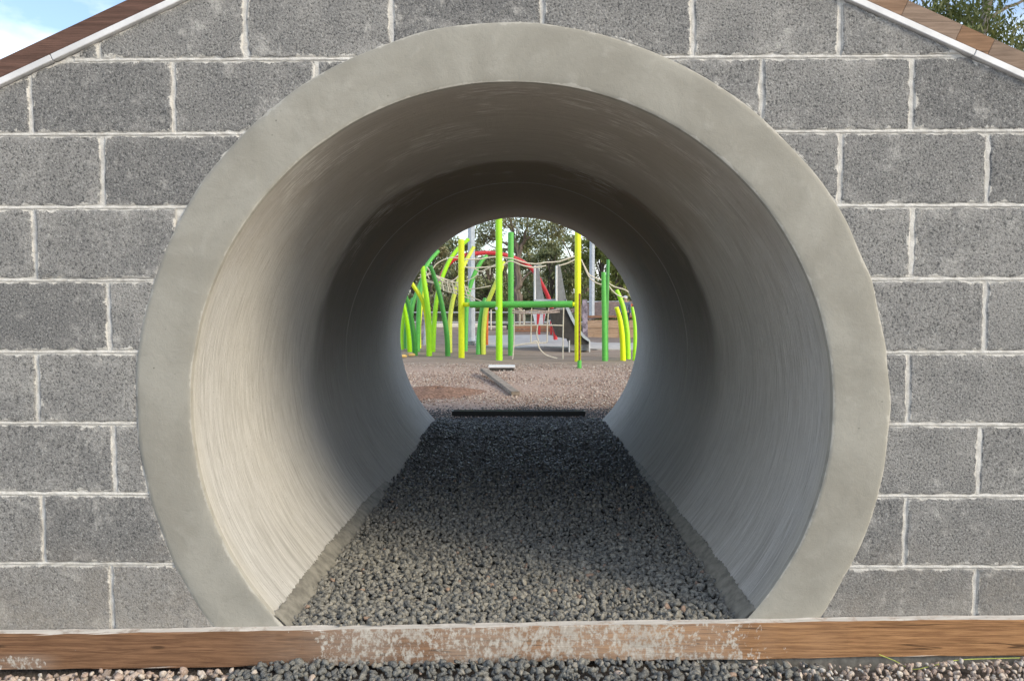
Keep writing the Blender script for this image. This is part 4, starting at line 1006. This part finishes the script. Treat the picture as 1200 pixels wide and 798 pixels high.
# ------------------------------------------------------------------ trees
def leaves(centres, radii, n, size, droop=.4, seed=0, aspect=3.2, shell=.5):
    r2 = np.random.default_rng(seed); c = r2.integers(0, len(centres), n) if True else None
    C = np.array(centres)[c]; Rr = np.array(radii)[c]
    d = r2.normal(size=(n, 3)); d /= np.linalg.norm(d, axis=1)[:, None]; rad = r2.random(n) ** shell
    P = C + d * (rad[:, None] * Rr)
    ax = r2.normal(size=(n, 3)); ax[:, 2] -= droop * 2; ax /= np.linalg.norm(ax, axis=1)[:, None]
    sd2 = np.cross(ax, r2.normal(size=(n, 3))); sd2 /= np.linalg.norm(sd2, axis=1)[:, None] + 1e-9
    L_ = (size * r2.uniform(.6, 1.3, n))[:, None]; W_ = L_ / aspect
    V = np.stack([P, P + ax * L_ * .5 + sd2 * W_ * .5, P + ax * L_, P + ax * L_ * .5 - sd2 * W_ * .5], 1)
    tone = np.repeat(np.clip(r2.normal(.45, .28, n), 0, 1), 4)
    return V.reshape(-1, 3), np.arange(4 * n).reshape(n, 4), tone
def tree(name, label, base, trunk, branches, clusters, nleaf, size, leafm, barkm, group=None, seed=0, aspect=3., droop=.4, cat='tree', crown='crown'):
    t = thing(name, label, cat, base, group)
    mb = MB()
    for pts, r0, r1 in [trunk] + branches:
        P = smooth_curve(pts, 12); P[1:-1] += np.random.default_rng(seed + len(mb.v)).normal(0, r0 * .25, (len(P) - 2, 3)); mb.tube(P, np.linspace(r0, r1, len(P)), 7)
    mb.build('trunk', barkm, t, True)
    V, Fa, tone = leaves([c for c, _ in clusters], [r for _, r in clusters], nleaf, size, droop, seed, aspect)
    tri_mesh(crown, V, Fa, leafm, t, False, {'tone': tone})
    return t
def auto_tree(name, label, base, h, w, seed, leafm, barkm, nleaf, size, group=None, low=.25, ncl=26, aspect=2.6, sparse=.34):
    r2 = np.random.default_rng(seed); b = np.array(base, float)
    top = b + [r2.normal(0, .06) * h, 0, h * .8]
    trunk = ([b - [0, 0, .1], b + (top - b) * .4 + r2.normal(0, .03, 3) * h * [1, 1, 0], top], h * .028, h * .006)
    cl = []; br = []
    for i in range(ncl):
        t = 2 * math.pi * r2.random(); q = r2.random(); z = low + (1 - low) * q
        prof_ = math.sin(math.pi * min(1, max(.12, (.18 + .82 * (1 - q) ** .8)))) ** .5 if low > .15 else (1 - q * .75) ** .7
        rr = w / 2 * prof_ * r2.uniform(.35, 1.)
        c = b + [rr * math.cos(t), rr * math.sin(t), z * h]
        cl.append((c, np.array([1, 1, .7]) * h * sparse * r2.uniform(.35, .75) * .5))
        if i % 2 == 0: s0 = b + (top - b) * min(.95, max(.15, z * .75)); br.append(([s0, (s0 + c) / 2 + [0, 0, .04 * h], c], h * .011, h * .003))
    return tree(name, label, base, trunk, br, cl, nleaf, size, leafm, barkm, group, seed, aspect)
# the gum tree in the middle
Yg = 27.; G = lambda px, py, dy=0.: at(px, py, Yg + dy)
base = G(608.5, 372); base[2] = 0
tree('gum_tree', 'tall open crowned gum tree with dark forked trunk in the middle of the opening', base,
     ([base - [0, 0, .1], G(607, 340), G(608, 318), G(607.5, 299)], .17, .10),
     [([G(607.5, 299), G(603, 282), G(600, 265), G(595, 235)], .085, .03), ([G(607.5, 299), G(613, 284), G(617, 268), G(622, 235)], .085, .03),
      ([G(606, 297), G(596, 287), G(580, 281), G(562, 272)], .06, .02), ([G(613, 284), G(622, 277), G(634, 272)], .04, .015), ([G(606, 340), G(615, 325), G(622, 318), G(632, 312)], .06, .02),
      ([G(600, 290), G(588, 292), G(575, 288), G(566, 279)], .035, .012), ([G(617, 268), G(632, 255), G(645, 245)], .04, .015), ([G(601, 270), G(585, 255), G(570, 240)], .04, .015)],
     [(G(px, py, dy), np.array([.9, 1., .6]) * s) for px, py, dy, s in ((562, 271, 0, .62), (575, 262, .5, .6), (590, 258, -.5, .55), (604, 262, .6, .6), (617, 262, -.4, .55), (628, 268, .3, .62), (640, 272, .5, .6), (634, 258, -.5, .6), (646, 262, .3, .6), (622, 283, .2, .42), (634, 285, 0, .42), (654, 272, .2, .5),
      (648, 285, -.2, .35), (580, 274, .2, .42), (600, 240, 0, .9), (620, 235, .5, 1.), (575, 238, .3, .9), (645, 238, .3, .9), (612, 277, .4, .4), (566, 280, .1, .34), (660, 262, .1, .5))],
     4900, .15, M['leaf_a'], M['bark'], None, 11, 3.2, .5)
# background trees
specs = [  # px, Y, height, width, material, label
    (486, 36, 4.6, 3.4, 'leaf_a', 'olive tree far left beyond the curved poles, partly behind the pipe edge'),
    (507, 31, 3.5, 2.6, 'leaf_a', 'ragged brown green tree behind the leftmost ropes'),
    (528, 35, 3.9, 3.0, 'leaf_b', 'dark bushy tree behind the yellow post and red hoop'),
    (552, 38, 3.6, 3.4, 'leaf_b', 'dark tree directly behind the left light pole'),
    (572, 33, 2.9, 2.7, 'leaf_b', 'rounded dark green tree between the light pole and tallest lime post'),
    (592, 40, 4.0, 3.4, 'leaf_a', 'dull olive tree behind the tallest lime post'),
    (622, 36, 3.5, 3.0, 'leaf_b', 'dark green tree behind the gum trunk and left slide fin'),
    (645, 34, 3.3, 3.0, 'leaf_b', 'dense dark tree between the two slide fins'),
    (662, 39, 4.2, 3.2, 'leaf_a', 'taller olive tree above the right slide fin'),
    (683, 33, 3.5, 2.8, 'leaf_b', 'green tree between the yellow post and right light pole'),
    (704, 29, 3.4, 2.6, 'leaf_c', 'bright green bushy tree just right of the right light pole'),
    (726, 27, 3.3, 2.6, 'leaf_c', 'yellow green tree above the ropes on the right'),
    (748, 29, 3.7, 3.0, 'leaf_c', 'bright yellow green tree at the right pipe edge'),
]
for i, (px, Y, h, wd, mt, lab) in enumerate(specs):
    b = at(px, 370, Y); b[2] = -.05
    auto_tree('background_tree', lab, b, h * .98, wd, 100 + i, M[mt], M['bark'], 5200, .16, 'trees lining the far side of the playground', .04, 44)
# farther wood that reads as one mass
cl = []; r2 = np.random.default_rng(5)
for x in np.linspace(-16, 18, 60): 
    for _ in range(2): cl.append((np.array([x + r2.normal(0, .4), 48 + r2.normal(0, 1.), r2.uniform(.5, 2.6 + .7 * math.sin(x * .8))]), np.array([1.1, 1., .9]) * r2.uniform(.6, 1.)))
V, Fa, tone = leaves([c for c, _ in cl], [r for _, r in cl], 22000, .22, .3, 9, 2.4)
o = tri_mesh('far_woods', V, Fa, M['leaf_b'], None, False, {'tone': tone}); tag(o, 'dark far off wood closing the view behind the single trees', None, None, 'stuff')

# the big tree over the right slope
Yn = 11.; N = lambda px, py, dy=0.: at(px, py, Yn + dy)
base = N(1180, 345); base[2] = 0
r2 = np.random.default_rng(77); cl = []
for _ in range(260):
    px, py = r2.uniform(965, 1420), r2.uniform(-330, 135)
    if ((px - 1200) / 235) ** 2 + ((py + 90) / 245) ** 2 < 1: cl.append((N(px, py, r2.normal(0, .9)), np.array([.36, .5, .30]) * r2.uniform(.7, 1.25)))
tree('gum_tree', 'leafy green gum tree with pale branches rising behind the right gable slope', base,
     ([base - [0, 0, .1], N(1175, 200), N(1160, 110), N(1150, 55), N(1155, 15), N(1170, -60)], .16, .05),
     [([N(1158, 100), N(1149, 55), N(1151, 30), N(1156, -10)], .045, .03), ([N(1175, 200), N(1140, 110), N(1112, 40), N(1108, 5), N(1100, -60)], .07, .02), ([N(1112, 30), N(1085, 8), N(1060, -30)], .025, .01),
      ([N(1150, 25), N(1175, 12), N(1200, 0), N(1240, -30)], .035, .015), ([N(1150, 25), N(1125, 30), N(1090, 32)], .02, .008), ([N(1178, 160), N(1230, 60), N(1270, -60)], .08, .02), ([N(1155, 15), N(1165, -80), N(1160, -200)], .06, .02),
      ([N(1112, 40), N(1078, 55), N(1050, 48)], .016, .006)],
     cl, 48000, .12, M['leaf_n'], M['paleb'], None, 31, 3.6, .75)
